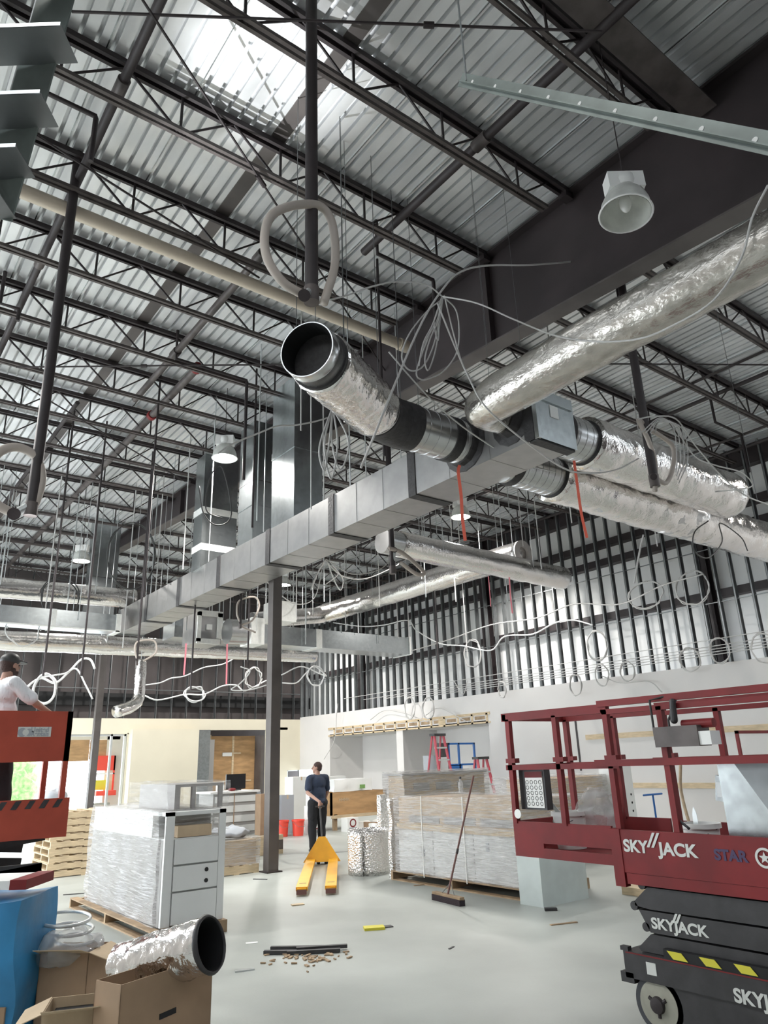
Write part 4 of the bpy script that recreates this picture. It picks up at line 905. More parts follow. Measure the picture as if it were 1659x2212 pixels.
# buckets and boxes beyond the worker
def bucket(label, x, y, m, h=.38, r=.155, group=None, parts=True):
    t = thing('bucket', label, 'bucket', (x, y, 0), group)
    obj('bucket_body', B().lathe([(.001, 0), (r * .85, 0), (r, h), (r + .012, h), (r + .012, h - .04), (r - .008, h - .02), (r * .84, .01), (.001, .01)], (x, y, 0), n=28), m, t, 50)
    obj('handle', B().tube([(x - r - .01, y - .02, h - .05), (x - r * .6, y - r - .03, h - .16), (x + r * .6, y - r - .03, h - .16), (x + r + .01, y - .02, h - .05)], .004, 6), 'stud', t)
    return t
bucket('bright red bucket, partly hidden by the dark column', 9.93, 17.45, 'redbright', group='red buckets'); bucket('bright red bucket, fully visible right of the dark column', 10.30, 17.3, 'redbright', group='red buckets')
def crate_box(label, x0, x1, y, d, z0, z1, m, logo=False, group=None):
    t = thing('carton', label, 'box', ((x0 + x1) / 2, y + d / 2, z0), group)
    obj('carton_body', B().box(x0, x1, y, y + d, z0, z1), m, t)
    if logo:
        c = V(((x0 + x1) / 2, y - .004, z0 + (z1 - z0) * .62)); obj('round_mark', B().tube([c, c + V((0, .003, 0))], (x1 - x0) * .3, 20), 'red', t)
        obj('round_mark_inner', B().tube([c - V((0, .002, 0)), c + V((0, .003, 0))], (x1 - x0) * .2, 20), 'lam', t); obj('printed_bar', B().box(x0 + .05, x1 - .05, y - .003, y, z0 + (z1 - z0) * .12, z0 + (z1 - z0) * .3), 'greybag', t)
    else: obj('tape_strip', B().box((x0 + x1) / 2 - .025, (x0 + x1) / 2 + .025, y - .002, y + d + .002, z1 - .1, z1 + .002), 'card_lt', t)
    return t
crate_box('white carton with a round red mark, bottom one beside the red bucket', 10.62, 10.95, 17.2, .3, 0, .34, 'white', True, 'white marked cartons')
crate_box('white carton with a round red mark, stacked on the one beside the red bucket', 10.6, 10.93, 17.2, .3, .345, .68, 'white', True, 'white marked cartons')
crate_box('white carton with a round red mark, topmost of its stack behind the worker', 10.66, 10.95, 17.22, .3, .685, .98, 'white', True, 'white marked cartons')
crate_box('white carton with a round mark on the floor right of the worker', 11.55, 11.9, 16.9, .3, 0, .34, 'white', True, 'white marked cartons')
crate_box('large grey tub box behind the red bucket', 10.2, 10.58, 18.0, .35, .0, .95, 'greybag')
crate_box('brown carton half hidden behind the dark column', 9.7, 10.15, 18.2, .3, 0, 1.0, 'card')
crate_box('grey carton behind the dark column at shoulder height', 9.9, 10.6, 19.9, .4, 0, 1.0, 'greybag')
tcr = thing('timber_bin', 'long brown wooden bin behind the worker', 'wooden bin', (12.3, 17.9, 0))
obj('front_board', B().box(11.5, 13.4, 17.6, 17.65, .38, .95), 'ply', tcr); obj('rear_board', B().box(11.5, 13.4, 18.6, 18.65, .38, .95), 'ply', tcr); obj('end_board', B().box(13.35, 13.4, 17.6, 18.6, .38, .95), 'ply', tcr); obj('end_board', B().box(11.5, 11.55, 17.6, 18.6, .38, .95), 'ply', tcr)
obj('bottom_rail', B().box(11.5, 13.4, 17.55, 17.6, .30, .38), 'wood', tcr)
for xx in (11.6, 13.25): obj('leg', B().box(xx, xx + .1, 17.6, 17.7, 0, .4), 'wood_dk', tcr)
obj('base_board', B().box(11.5, 13.4, 17.6, 18.6, .36, .38), 'ply', tcr)
text('printed_mark', 'HHHH', (11.75, 17.594, .72), (1, 0, 0), (0, 0, 1), .12, 'card_lt', tcr)
ib = thing('insulation_bag', 'white plastic-wrapped insulation bag lying on the wooden bin', 'bag', (12.2, 17.9, .96))
obj('bag_body', bump_box(B(), 11.6, 12.9, 17.62, 18.2, .96, 1.28, .05, 61, 12), 'white', ib, True); obj('green_mark', B().box(12.45, 12.62, 17.56, 17.58, 1.02, 1.12), 'leaf', ib)
for k, (x0, x1, y, z0, z1, lb) in enumerate([(12.4, 14.0, 20.4, 0, .95, 'lower grey-white carton stack behind the wooden bin'), (12.6, 13.9, 20.4, .955, 1.32, 'upper grey-white carton on the stack behind the wooden bin'), (11.9, 12.5, 20.3, 0, 1.35, 'tall pale carton left of the carton stack in the background')]):
    crate_box(lb, x0, x1, y, .5, z0, z1, 'lam')
for k in range(7):
    rnd = random.Random(k); c = V((11.9 + rnd.uniform(0, 1.3), 16.7 + rnd.uniform(-.2, .5), 0))
    b = bump_box(B(), c.x, c.x + .35, c.y, c.y + .3, 0, .12 + .1 * rnd.random(), .10, 70 + k, 6)
    for v in b.v: v.z = max(v.z, 0.002)
    tag(obj('crumpled_paper', b, 'paper' if k % 3 else 'card', None, True), 'crumpled packing paper heaped in front of the wooden bin', 'paper', 'crumpled packing paper')
# ladders
def ladder(label, px, py, y, z, halfw, m='redladder'):
    t = thing('step_ladder', label, 'ladder', (0, 0, 0)); c = pY(px, py, y); H = c.z; t.location = V((c.x, y, 0)); x = c.x
    sp = .14 + .12 * H
    for s in (-1, 1):
        obj('front_rail', B().beam((x + s * .16, y - .05, H), (x + s * (.16 + .055 * H), y - .22 * H, .0), .03, .07, (0, 1, 0)), 'red_fg', t)
        obj('rear_rail', B().beam((x + s * .15, y + .05, H), (x + s * (.15 + .05 * H), y + .22 * H, .0), .025, .05, (0, 1, 0)), 'red_fg', t)
    n = int(H / .3)
    for k in range(1, n + 1):
        f = k / (n + .6); z = H * (1 - f); w2 = .16 + .055 * H * f; obj('step', B().box(x - w2, x + w2, y - .05 - .22 * H * f + .04 * f - .04, y - .22 * H * f + .02, z - .02, z + .02), 'alum', t)
    obj('top_cap', B().box(x - .2, x + .2, y - .11, y + .1, H, H + .06), 'char', t)
    return t
M['red_fg'] = mat('red_fibreglass', (.42, .045, .07), .45)
ladder('tall red stepladder with dark top cap behind the wrapped stacks', 945, 1590, 15.2, 0, .3)
ladder('shorter red stepladder half hidden right of the tall one', 1038, 1640, 13.9, 0, .3)
# blue lift in background
bl = thing('blue_lift', 'blue personnel lift cage between the two red ladders', 'lift', (13.5, 16.6, 0))
p = pY(968, 1605, 16.4); q = pY(1027, 1660, 16.4)
for xx in (p.x, (p.x + q.x) / 2 - .12, q.x): obj('cage_post', B().box(xx, xx + .05, 16.4, 16.45, .5, p.z), 'bluepaint', bl)
obj('top_rail', B().box(p.x, q.x + .05, 16.4, 16.45, p.z - .05, p.z), 'bluepaint', bl); obj('mid_rail', B().box(p.x, q.x + .05, 16.4, 16.45, q.z + .1, q.z + .15), 'bluepaint', bl)
obj('lower_panel', B().box(p.x, (p.x + q.x) / 2, 16.4, 16.45, .5, q.z + .12), 'bluepaint', bl); obj('base', B().box(p.x - .1, q.x + .1, 16.3, 17.3, .08, .5), 'bluepaint', bl)
obj('control_box', B().box(p.x - .35, p.x - .05, 16.35, 16.5, q.z + .35, p.z), 'char', bl); obj('mast', B().box(p.x - .6, p.x - .35, 16.6, 16.85, .3, q.z + .4), 'greybag', bl)
for xx in (p.x, q.x): obj('wheel', B().tube([(xx, 16.28, .08), (xx, 16.32, .08)], .08, 14), 'rubber', bl)
# pallet truck
pj = thing('pallet_truck', 'orange-yellow hand pallet truck with forks toward the camera', 'pallet truck', (7.2, 11.5, 0))
hub = V((8.35, 13.05, 0)); tL, tR = pZ(645, 1928, 0), pZ(717, 1926, 0); bL, bR = pZ(664, 1872, 0), pZ(739, 1868, 0)
tL, tR = pZ(650, 1924, .06), pZ(716, 1924, .06)
fd = ((hub - (tL + tR) / 2) * V((1, 1, 0))).normalized(); sd2 = V((fd.y, -fd.x, 0)); mid = (tL + tR) / 2; mid.z = 0
for s in (-1, 1):
    o0 = mid + sd2 * s * .20
    fk = obj('fork', B().beam(o0 + V((0, 0, .085)) + fd * .03, o0 + fd * 3.05 + V((0, 0, .085)), .16, .05).beam(o0 + V((0, 0, .075)), o0 + fd * .05 + V((0, 0, .075)), .12, .04), 'yellow', pj)
    obj('fork_tip', B().box(-.0, 0, 0, 0, 0, 0) if False else B().beam(o0 + V((0, 0, .05)) - fd * .02, o0 + fd * .03 + V((0, 0, .05)), .14, .06), 'pole', fk)
    obj('load_roller', B().tube([o0 + fd * .25 - sd2 * .04 + V((0, 0, .04)), o0 + fd * .25 + sd2 * .04 + V((0, 0, .04))], .038, 14), 'rubber', fk)
    obj('slot_decal', B().beam(o0 + fd * .35 + V((0, 0, .111)) - sd2 * .05, o0 + fd * .35 + V((0, 0, .111)) + sd2 * .05, .03, .002), 'char', fk)
bk = mid + fd * 3.05
tri = [bk - sd2 * .33 + V((0, 0, .06)), bk + sd2 * .33 + V((0, 0, .06)), bk + fd * .10 + sd2 * .06 + V((0, 0, .46)), bk + fd * .10 - sd2 * .06 + V((0, 0, .46))]
obj('head_plate', B().prism(tri, fd * .06), 'yellow', pj)
obj('hydraulic_block', B().beam(bk + fd * .18 + V((0, 0, .05)), bk + fd * .18 + V((0, 0, .42)), .14, .14), 'yellow', pj)
for s in (-1, 1): obj('steer_wheel', B().tube([bk + fd * .25 + sd2 * s * .04 + V((0, 0, .09)), bk + fd * .25 + sd2 * s * .10 + V((0, 0, .09))], .09, 18), 'rubber', pj)
HANDLE_TOP = pY(691, 1742, (bk + fd * .7).y); HANDLE_LOW = bk + fd * .16 + V((0, 0, .42))
obj('handle', B().tube([HANDLE_LOW, HANDLE_TOP], .016, 10), 'char', pj); obj('grip', B().tube([HANDLE_TOP - sd2 * .09, HANDLE_TOP + sd2 * .09], .015, 10), 'char', pj)
print('truck', mid, bk, fd, HANDLE_TOP)
# floor debris
def flat(name, label, px, py, w2, d2, h, m, rot, group=None, cat='scrap'):
    p = pZ(px, py, 0); a = V((math.cos(rot), math.sin(rot), 0)) * w2 / 2; c = V((-math.sin(rot), math.cos(rot), 0)) * d2 / 2
    return tag(obj(name, B().prism([p - a - c, p + a - c, p + a + c, p - a + c], (0, 0, h)), m), label, cat, group)
flat('foam_block', 'yellow foam block on the floor in mid foreground', 808, 2007, .22, .14, .025, 'hazard', -.5); flat('scrap_piece', 'dark flap beside the yellow foam block', 832, 2003, .16, .09, .01, 'char', -.3)
flat('foam_block', 'small pale yellow scrap in front of the pallet truck forks', 643, 1955, .16, .09, .012, 'wood', -.3)
flat('paper_scrap', 'white paper scrap on the floor left of the debris pile', 544, 2037, .12, .06, .004, 'paper', -.4); flat('paper_scrap', 'shiny crumpled scrap low left of the debris pile', 528, 2097, .17, .05, .01, 'alum', -.3)
flat('scrap_piece', 'dark clamp on the floor in front of the galvanised box', 1190, 1967, .14, .07, .03, 'char', -.7); flat('scrap_piece', 'thin brown batten on the floor right of centre', 1218, 1996, .32, .035, .01, 'wood_dk', -.35)
flat('scrap_piece', 'dark stick on the floor left of the wrapped cabinet', 160, 1932, .30, .03, .01, 'char', -.4); flat('scrap_piece', 'thin dark sliver near the foot of the dark column', 562, 1900, .25, .02, .01, 'char', -1.0)
flat('scrap_piece', 'tiny dark scrap in front of the metal box to the right', 975, 2048, .1, .02, .006, 'char', .4)
flat('scrap_piece', 'thin grey strip on the floor behind the pallet truck', 755, 1840, .9, .04, .01, 'greyboard', -.5); flat('scrap_piece', 'thin strip beside the wrapped crate pallet', 915, 1912, .3, .03, .01, 'wood_dk', -.3)
rnd = random.Random(4)
for k, (ax, ay, bx2, by2, z) in enumerate([(570, 2057, 640, 2056, .02), (585, 2048, 700, 2046, .025), (640, 2050, 750, 2043, .03), (620, 2058, 735, 2052, .02)]):
    a, b2 = pZ(ax, ay, z), pZ(bx2, by2, z); tag(obj('rubber_strip', B().beam(a, b2, .045, .03), 'char'), 'dark rubber strip in the debris pile, %s from the left' % ORD[k], 'scrap', 'dark strips in the debris pile')
b = B()
for k in range(60):
    p = pZ(rnd.gauss(665, 45), rnd.gauss(2070, 9), 0); s = rnd.uniform(.008, .03); a = rnd.uniform(0, 3); b.beam(p + V((0, 0, .006)), p + V((math.cos(a), math.sin(a), 0)) * s * 2.2 + V((0, 0, .008)), s, .01)
tag(obj('swept_debris', b, 'wood_dk'), 'swept dust, chips and wood slivers below the dark strips', 'debris', None, 'stuff')
# ---- near foreground, left
def open_box(label, c, hw, hd, h, rot, m='card', flaps=True, handle=False):
    t = thing('cardboard_box', label, 'cardboard box', (c[0], c[1], 0)); c = V((c[0], c[1], 0)); u = V((math.cos(rot), math.sin(rot), 0)); v = V((-u.y, u.x, 0)); T = .006
    for s, nmn in ((-1, 'side'), (1, 'side')):
        obj('box_wall', B().prism([c + u * s * hw - v * hd, c + u * s * (hw - T) - v * hd, c + u * s * (hw - T) + v * hd, c + u * s * hw + v * hd], (0, 0, h)), m, t)
        obj('box_wall', B().prism([c + v * s * hd - u * hw, c + v * s * (hd - T) - u * hw, c + v * s * (hd - T) + u * hw, c + v * s * hd + u * hw], (0, 0, h)), m, t)
    obj('box_bottom', B().prism([c - u * hw - v * hd, c + u * hw - v * hd, c + u * hw + v * hd, c - u * hw + v * hd], (0, 0, .01)), m, t)
    if flaps:
        for s in (-1, 1):
            e = c + u * s * hw + V((0, 0, h)); obj('flap', B().prism([e - v * hd, e + v * hd, e + v * hd * .95 + u * s * .14 + V((0, 0, -.05)), e - v * hd * .95 + u * s * .14 + V((0, 0, -.05))], (0, 0, .005)), 'card_lt', t)
        e = c - v * hd + V((0, 0, h)); obj('flap', B().prism([e - u * hw, e + u * hw, e + u * hw * .95 - v * .12 + V((0, 0, .04)), e - u * hw * .95 - v * .12 + V((0, 0, .04))], (0, 0, .005)), 'card_lt', t)
    if handle: obj('hand_hole', B().beam(c - v * (hd + .002) - u * .06 + V((0, 0, h - .22)), c - v * (hd + .002) + u * .06 + V((0, 0, h - .215)), .004, .028), 'black', t)
    return t, c, u, v
RA = math.atan2(right.y, right.x)
# big box with foil tube
fl = pD(262, 2135, 3.9); fr_ = pD(458, 2085, 4.05); Hb = .60
fl = pZ(262, 2128, Hb); fr_ = pZ(460, 2065, Hb); rotb = math.atan2((fr_ - fl).y, (fr_ - fl).x); wb2 = (fr_ - fl).length
u = V((math.cos(rotb), math.sin(rotb), 0)); v = V((-u.y, u.x, 0)); cc = (fl + fr_) / 2 + v * .11
t, c, u, v = open_box('large brown cardboard box with a foil tube sticking out', cc, wb2 / 2, .11, Hb, rotb, 'card', False, True)
ft = thing('foil_tube', 'short crinkled foil duct tube stuck into the big cardboard box', 'duct', (c.x, c.y, .4))
pa = pZ(300, 2085, Hb - .02) ; pb = pD(452, 2040, (pa - CAM).dot(fwd) - .1)
pa2 = pa - (pb - pa).normalized() * .12
b = wavy(B(), [pa2, pb], .15, .08, 36, .02, 9, 14); b.f = [f for f in b.f if len(f) == 4]; o = obj('foil_skin', b, 'foil', ft, True)
dr = (pb - pa2).normalized()
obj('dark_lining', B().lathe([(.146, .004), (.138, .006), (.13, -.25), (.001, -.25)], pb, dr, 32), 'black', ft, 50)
obj('frayed_rim', B().lathe([(.15, -.02), (.162, 0), (.15, .02), (.142, .012), (.15, -.02)], pb, dr, 30), 'char', ft, True)
open_box('medium cardboard box standing between the blue bag and the big box', pD(158, 2130, 4.9) * V((1, 1, 0)), .17, .16, .56, RA - .1, 'card', True)
t, c, u, v = open_box('small open cardboard box with dark inside at the bottom left', pD(178, 2212, 4.15) * V((1, 1, 0)), .20, .17, .44, RA + .25, 'card_lt', True)
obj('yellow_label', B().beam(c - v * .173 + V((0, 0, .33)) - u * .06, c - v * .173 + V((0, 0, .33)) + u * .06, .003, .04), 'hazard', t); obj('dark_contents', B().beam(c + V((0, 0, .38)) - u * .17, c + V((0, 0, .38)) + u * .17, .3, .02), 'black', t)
pb_ = thing('plastic_wrapping', 'crumpled clear plastic with metal rings behind the cardboard boxes', 'plastic sheet', pD(160, 2060, 5.0) * V((1, 1, 0)))
c = pD(150, 2045, 4.95)
o = obj('clear_sheet', B().ell(c, (.24, .2, .12), 22, 12), 'bag', pb_, True)
for vv in o.data.vertices: vv.co += vv.co.normalized() * .12 * noise.noise(vv.co * 6)
for k in range(3):
    c = pD(140 + 12 * k, 1985 + 22 * k, 5.1); b = B(); b.tube([c + V((math.cos(t2), math.sin(t2), .12 * math.sin(t2))) * (.17 - .02 * k) for t2 in [2 * math.pi * i / 28 for i in range(28)]], .012, 6, False, True); obj('metal_ring', b, 'alum', pb_, True)
obj('support_carton', B().box(c.x - .12, c.x + .12, c.y - .1, c.y + .1, 0, c.z - .1), 'card', pb_)
bg = thing('blue_bag', 'big blue tarpaulin sack at the lower left edge', 'bag', pD(40, 2100, 4.9) * V((1, 1, 0)))
c = pD(35, 2000, 4.85); c.z = 0
b = bump_box(B(), -.44, .14, -.25, .25, 0, .93, .05, 91, 16)
rot = Matrix.Rotation(RA, 3, 'Z'); b.v = [rot @ q + c for q in b.v]
obj('bag_body', b, 'blue', bg, True)
b = bump_box(B(), -.44, .12, -.275, -.255, .0, .34, .02, 95, 8); b.v = [rot @ q + c for q in b.v]; obj('brown_print', b, 'card', bg, True)
bx3 = thing('carton', 'flat white and red carton lying on the blue sack', 'box', c + V((0, 0, .98)))
b = B().box(-.33, .12, -.2, .2, .99, 1.04); b.v = [rot @ q + c for q in b.v]; obj('carton_body', b, 'white', bx3); b = B().box(.02, .13, -.21, .21, .985, 1.045); b.v = [rot @ q + c for q in b.v]; obj('red_end', b, 'red', bx3)

# ------------------------------------------------------------------ right scissor lift
XL, XR = 4.6, 5.42
g = lambda px, py: pX(px, py, XL)
sl = thing('scissor_lift', 'dark red scissor lift with white lettering on the right', 'scissor lift', (5.0, 2.6, 0))
YE, YM = 4.41, 3.43       # far end of the extension deck, start of the main platform
zt0, zm, zd, ztoe = 2.05, 1.625, .97, 1.20
pf = obj('main_platform', B().box(XL, XL + .025, .9, YM, .93, ztoe).box(XR - .025, XR, .9, YM, .93, ztoe).box(XL + .03, XR - .03, .9, YM, .96, .99).box(XL + .004, XL + .03, .9, YM - .06, .86, .928), 'red', sl)
ex = obj('extension_deck', B().box(XL + .03, XL + .05, YM + .04, YE - .3, .96, 1.03).box(XL + .03, XL + .05, YM + .04, YE - .3, 1.065, 1.215).box(XL + .03, XL + .05, YE - .3, YE - .02, .96, 1.215).box(XL + .03, XR - .03, YE - .02, YE, .96, 1.215).box(XR - .05, XR - .03, YM + .04, YE - .02, .96, 1.215).box(XL + .05, XR - .05, YM + .04, YE - .02, .985, 1.003), 'red', sl)
obj('corner_plate', B().box(XL - .006, XL + .05, YM - .05, YM + .03, .84, ztoe + .003), 'red', sl)
def post(x, y, z0, z1, s=.042, par=None): return obj('rail_post', B().box(x, x + s, y - s / 2, y + s / 2, z0, z1), 'red', par or sl)
for xx in (XL + .02, XR - .06):
    for y in (YE - .03, 3.88, ): post(xx, y, 1.2, 2.0)
    for y in (3.40, 2.95, 1.9): post(xx, y, 1.18, 2.0)
    obj('top_rail', B().box(xx, xx + .045, YM - .05, YE + .03, 1.985, 2.05), 'red', sl); obj('top_rail', B().box(xx - .01, xx + .035, .9, YM + .02, 2.03, 2.075), 'red', sl)
    obj('top_rail', B().box(xx, xx + .04, .9, YM, 1.975, 2.01), 'red', sl)
    obj('mid_rail', B().box(xx, xx + .04, YM - .1, YE, 1.60, 1.64), 'red', sl); obj('mid_rail', B().box(xx - .01, xx + .035, .9, YM + .1, 1.615, 1.66), 'red', sl)
    for y in (YE - .03, 3.88, 3.40): obj('rail_foot', B().box(xx - .006, xx + .05, y - .06, y + .04, 1.655, 1.69), 'red', sl)
obj('end_rail', B().box(XL + .02, XR - .02, YE - .02, YE + .02, 1.99, 2.04).box(XL + .02, XR - .02, YE - .02, YE + .02, 1.60, 1.64), 'red', sl)
# manual box with warning chart
mb = obj('manual_box', B().box(XL + .09, XL + .16, YE - .32, YE - .05, 1.30, 1.60), 'char', sl)
chart = obj('warning_chart', B().box(XL + .083, XL + .09, YE - .30, YE - .12, 1.315, 1.585), 'paper', mb); obj('red_header', B().box(XL + .081, XL + .083, YE - .30, YE - .12, 1.54, 1.585), 'red', mb)
for i in range(4):
    for j in range(5):
        yy, z = YE - .285 + i * .045 + .01, 1.335 + j * .04; rb_ = B(); c = V((XL + .0815, yy, z + .01)); rb_.tube([c + V((0, math.cos(t2), math.sin(t2))) * .014 for t2 in [2 * math.pi * q / 12 for q in range(12)]], .002, 4, False, True); obj('pictogram', rb_, 'char', mb)
obj('round_decal', B().tube([(XL + .015, YE - .07, 1.27), (XL + .02, YE - .07, 1.27)], .035, 18), 'white', sl)
# control box on rail
cbx = obj('control_tray', B().box(XL - .03, XL + .12, 2.66, 2.98, 1.73, 1.86), 'steel_lt', sl); obj('control_pad', B().box(XL - .02, XL + .1, 2.58, 2.66, 1.735, 1.82), 'white', cbx)
obj('hook', B().tube([(XL - .02, 2.98, 1.78), (XL - .02, 2.98, 2.04), (XL + .02, 2.88, 2.06), (XL + .02, 2.8, 2.04), (XL - .02, 2.86, 1.9), (XL - .02, 2.86, 1.74)], .008, 8), 'char', cbx)
obj('joystick', B().cap((XL, 2.83, 1.9), (XL, 2.82, 2.02), .025, .02), 'char', cbx); obj('red_handle', B().tube([(XL + .05, 2.8, 1.87), (XL + .05, 2.58, 1.87)], .03, 14), 'red', cbx)
obj('power_lead', B().tube(smooth_path([(XL + .04, 2.95, 1.72), (XL + .05, 2.96, 1.5), (XL + .05, 2.95, 1.3), (XL + .06, 2.88, 1.22)]), .009, 8), 'char', sl, True)
ob = obj('outlet_box', B().beam((XR - .1, 2.98, 1.35), (XR - .1, 2.95, 1.52), .07, .09), 'galv', sl); obj('outlet_cover', B().box(XR - .14, XR - .13, 2.92, 3.0, 1.38, 1.48), 'alum', ob)
# lettering
text('lettering', 'SKY', (XL - .003, 3.36, 1.065), (0, -1, 0), (0, 0, 1), .105, 'text_w', sl, .035, .001, 1.05)
text('lettering', 'JACK', (XL - .003, 3.085, 1.062), (0, -1, 0), (0, 0, 1), .105, 'text_w', sl, .035, .001, 1.12)
for k in range(2): obj('slash_mark', B().prism([(XL - .004, 3.175 - .035 * k, 1.10), (XL - .004, 3.155 - .035 * k, 1.10), (XL - .004, 3.10 - .035 * k, 1.192), (XL - .004, 3.12 - .035 * k, 1.192)], (-.002, 0, 0)), 'text_w', sl)
text('lettering', 'STAR', (XL - .003, 2.70, 1.06), (0, -1, 0), (0, 0, 1), .085, 'text_d', sl, .04, .001, 1.05)
text('lettering', 'RENT', (XL - .003, 2.30, 1.06), (0, -1, 0), (0, 0, 1), .085, 'text_d', sl, .04, .001, 1.05)
c = V((XL - .003, 2.385, 1.09)); bd = obj('star_badge', B().lathe([(.056, 0), (.042, 0), (.042, .003), (.056, .003), (.056, 0)], c, (-1, 0, 0), 28), 'text_w', sl)
st = [c + V((-.002, math.sin(2 * math.pi * i / 10) * (.034 if i % 2 == 0 else .014), math.cos(2 * math.pi * i / 10) * (.034 if i % 2 == 0 else .014))) for i in range(10)]; obj('star', B().prism(st, (-.002, 0, 0)), 'text_w', bd)
# folded scissor arms
LAY = [([(1362, 1874), (1392, 1914)], 1897, 1944), ([(1392, 1918), (1366, 1946), (1366, 1957), (1398, 1966)], 1950, 2003), ([(1374, 1966), (1400, 2016)], 2008, 2060), ([(1400, 2020), (1374, 2048), (1380, 2056)], 2066, 2108)]
for left_pts, rt, rb2 in LAY:
    ys = [g(*q) for q in left_pts]; zt2, zb2 = ys[0].z, ys[-1].z
    for xx in (XL + .03, XR - .15):
        poly = [(xx, q.y, q.z) for q in ys] + [(xx, .9, zb2 + .004), (xx, .9, zt2 - .004)]
        obj('scissor_arm', B().prism(poly, (.11, 0, 0)), 'char', sl)
for (px, py) in ((1374, 1912), (1358, 1957), (1384, 2003)):
    c = g(px, py); obj('pivot_roller', B().tube([(XL + .03, c.y - .02, c.z), (XR - .03, c.y - .02, c.z)], .028, 16), 'char', sl, 60)
q0 = pX(1409, 2004, XL + .03)
text('lettering', 'SKYJACK', (XL + .027, q0.y, q0.z), (0, -1, -.0), (0, 0, 1), .088, 'text_w', sl, .035, .001, 1.12)
for k in range(2): obj('slash_mark', B().prism([(XL + .026, q0.y - .155 - .026 * k, q0.z + .05), (XL + .026, q0.y - .172 - .026 * k, q0.z + .05), (XL + .026, q0.y - .205 - .026 * k, q0.z + .105), (XL + .026, q0.y - .188 - .026 * k, q0.z + .105)], (-.002, 0, 0)), 'text_w', sl)
# chassis
ch = obj('chassis', B().box(XL - .02, XR + .02, .9, 3.46, .30, .455).box(XL - .02, XR + .02, 3.4, 3.50, .27, .33).box(XL - .02, XL + .02, 3.42, 3.48, .455, .48).box(XL + .0, XR, .9, 3.25, .10, .30), 'char', sl)
obj('red_pinstripe', B().box(XL - .024, XL - .02, .9, 3.44, .445, .452), 'red', ch)
for k in range(5):
    y = 3.08 - .22 * k; obj('hazard_stripe', B().prism([(XL - .025, y, .462), (XL - .025, y - .1, .462), (XL - .025, y - .06, .505), (XL - .025, y + .04, .505)], (-.003, 0, 0)), 'hazard', ch)
obj('hazard_backing', B().box(XL - .022, XL + .02, .9, 3.15, .455, .51), 'black', ch)
obj('paper_label', B().box(XL - .024, XL - .02, 3.22, 3.29, .345, .415), 'text_w', ch)
q0 = pX(1588, 2163, XL - .02)
text('lettering', 'SKYJACK', (XL - .024, q0.y, q0.z), (0, -1, 0), (0, 0, 1), .10, 'text_w', ch, .035, .001, 1.05)
def wheel(y, x):
    c = V((x, y, .178)); t = obj('wheel', B().lathe([(.178, .03), (.178, .15), (.155, .17), (.14, .17)], c, (1, 0, 0), 40).lathe([(.13, .0), (.168, .0), (.178, .03)], c, (1, 0, 0), 40), 'rubber', sl, 40)
    obj('wheel_disc', B().lathe([(.134, .002), (.134, -.003), (.05, -.008), (.05, .0), (.001, .0)], c, (1, 0, 0), 40), 'tan', t, 40)
    obj('hub', B().lathe([(.05, -.004), (.045, -.03), (.02, -.035), (.001, -.035)], c, (1, 0, 0), 24), 'steel', t, 40)
    for k in range(3):
        a = 2 * math.pi * k / 3 + .5; obj('hub_lug', B().tube([c + V((-.008, 0, 0)), c + V((-.008, math.cos(a) * .07, math.sin(a) * .07))], .012, 8), 'steel', t)
wheel(3.25, XL + .0); wheel(1.4, XL + .0); wheel(3.25, XR - .16); wheel(1.4, XR - .16)
# things on the platform
def pail(label, x, y, z, r=.13, h=.2):
    t = thing('pail', label, 'bucket', (x, y, z), 'white pails on the red platform')
    obj('pail_body', B().lathe([(.001, 0), (r * .86, 0), (r, h), (r + .012, h), (r + .012, h - .03), (r - .006, h - .02), (r * .85, .01), (.001, .01)], (x, y, z), n=30), 'white', t, 50)
    obj('handle', B().tube(smooth_path([(x, y + r, z + h - .03), (x - r * .8, y + r * .6, z + h - .07), (x - r * 1.1, y, z + h - .09), (x - r * .8, y - r * .6, z + h - .07), (x, y - r, z + h - .03)]), .004, 6), 'stud', t)
    obj('contents', B().lathe([(.001, h - .05), (r * .95, h - .05)], (x, y, z), n=24), 'char', t)
    return t
pail('white pail with scraper inside, at the far end of the red platform', 4.95, 4.1, 1.006, .13, .27)
pail('white lidless pail nearer on the red platform', 4.86, 2.92, .992, .12, .25)
c = V((4.86, 2.95, 1.2)); tag(obj('trowel', B().prism([c + V((0, .02, 0)), c + V((0, -.02, 0)), c + V((0, -.015, .1)), c + V((0, 0, .14)), c + V((0, .015, .1))], (.004, 0, 0)), 'alum'), 'small pointed trowel standing in the nearer white pail', 'trowel')
c = V((5.05, 4.15, 1.2)); tag(obj('scraper', B().beam(V((4.95, 4.12, 1.18)), V((4.86, 4.26, 1.40)), .012, .03), 'alum'), 'grey scraper sticking out of the far pail', 'scraper')
pg = thing('plastic_bag', 'clear plastic bag bulging out of the platform end behind the pail', 'bag', (5.15, 4.0, 1.006))
o = obj('bag_film', B().ell((5.15, 3.97, 1.23), (.17, .19, .22), 26, 18), 'bag', pg, True)
for vv in o.data.vertices: vv.co += vv.co.normalized() * .05 * noise.noise(vv.co * 9)
gs = thing('bent_sheet', 'galvanised sheet metal duct piece standing on the red platform at right', 'sheet metal', (5.0, 2.1, .992))
p1 = pX(1548, 1648, XL + .2); p2 = pX(1545, 1800, XL + .2)
obj('flat_sheet', B().prism([(XL + .2, p1.y, 1.0), (XL + .2, 1.0, 1.0), (XL + .2, 1.0, p1.z + .02), (XL + .2, p1.y, p1.z)], (.004, 0, 0)), 'galv', gs)
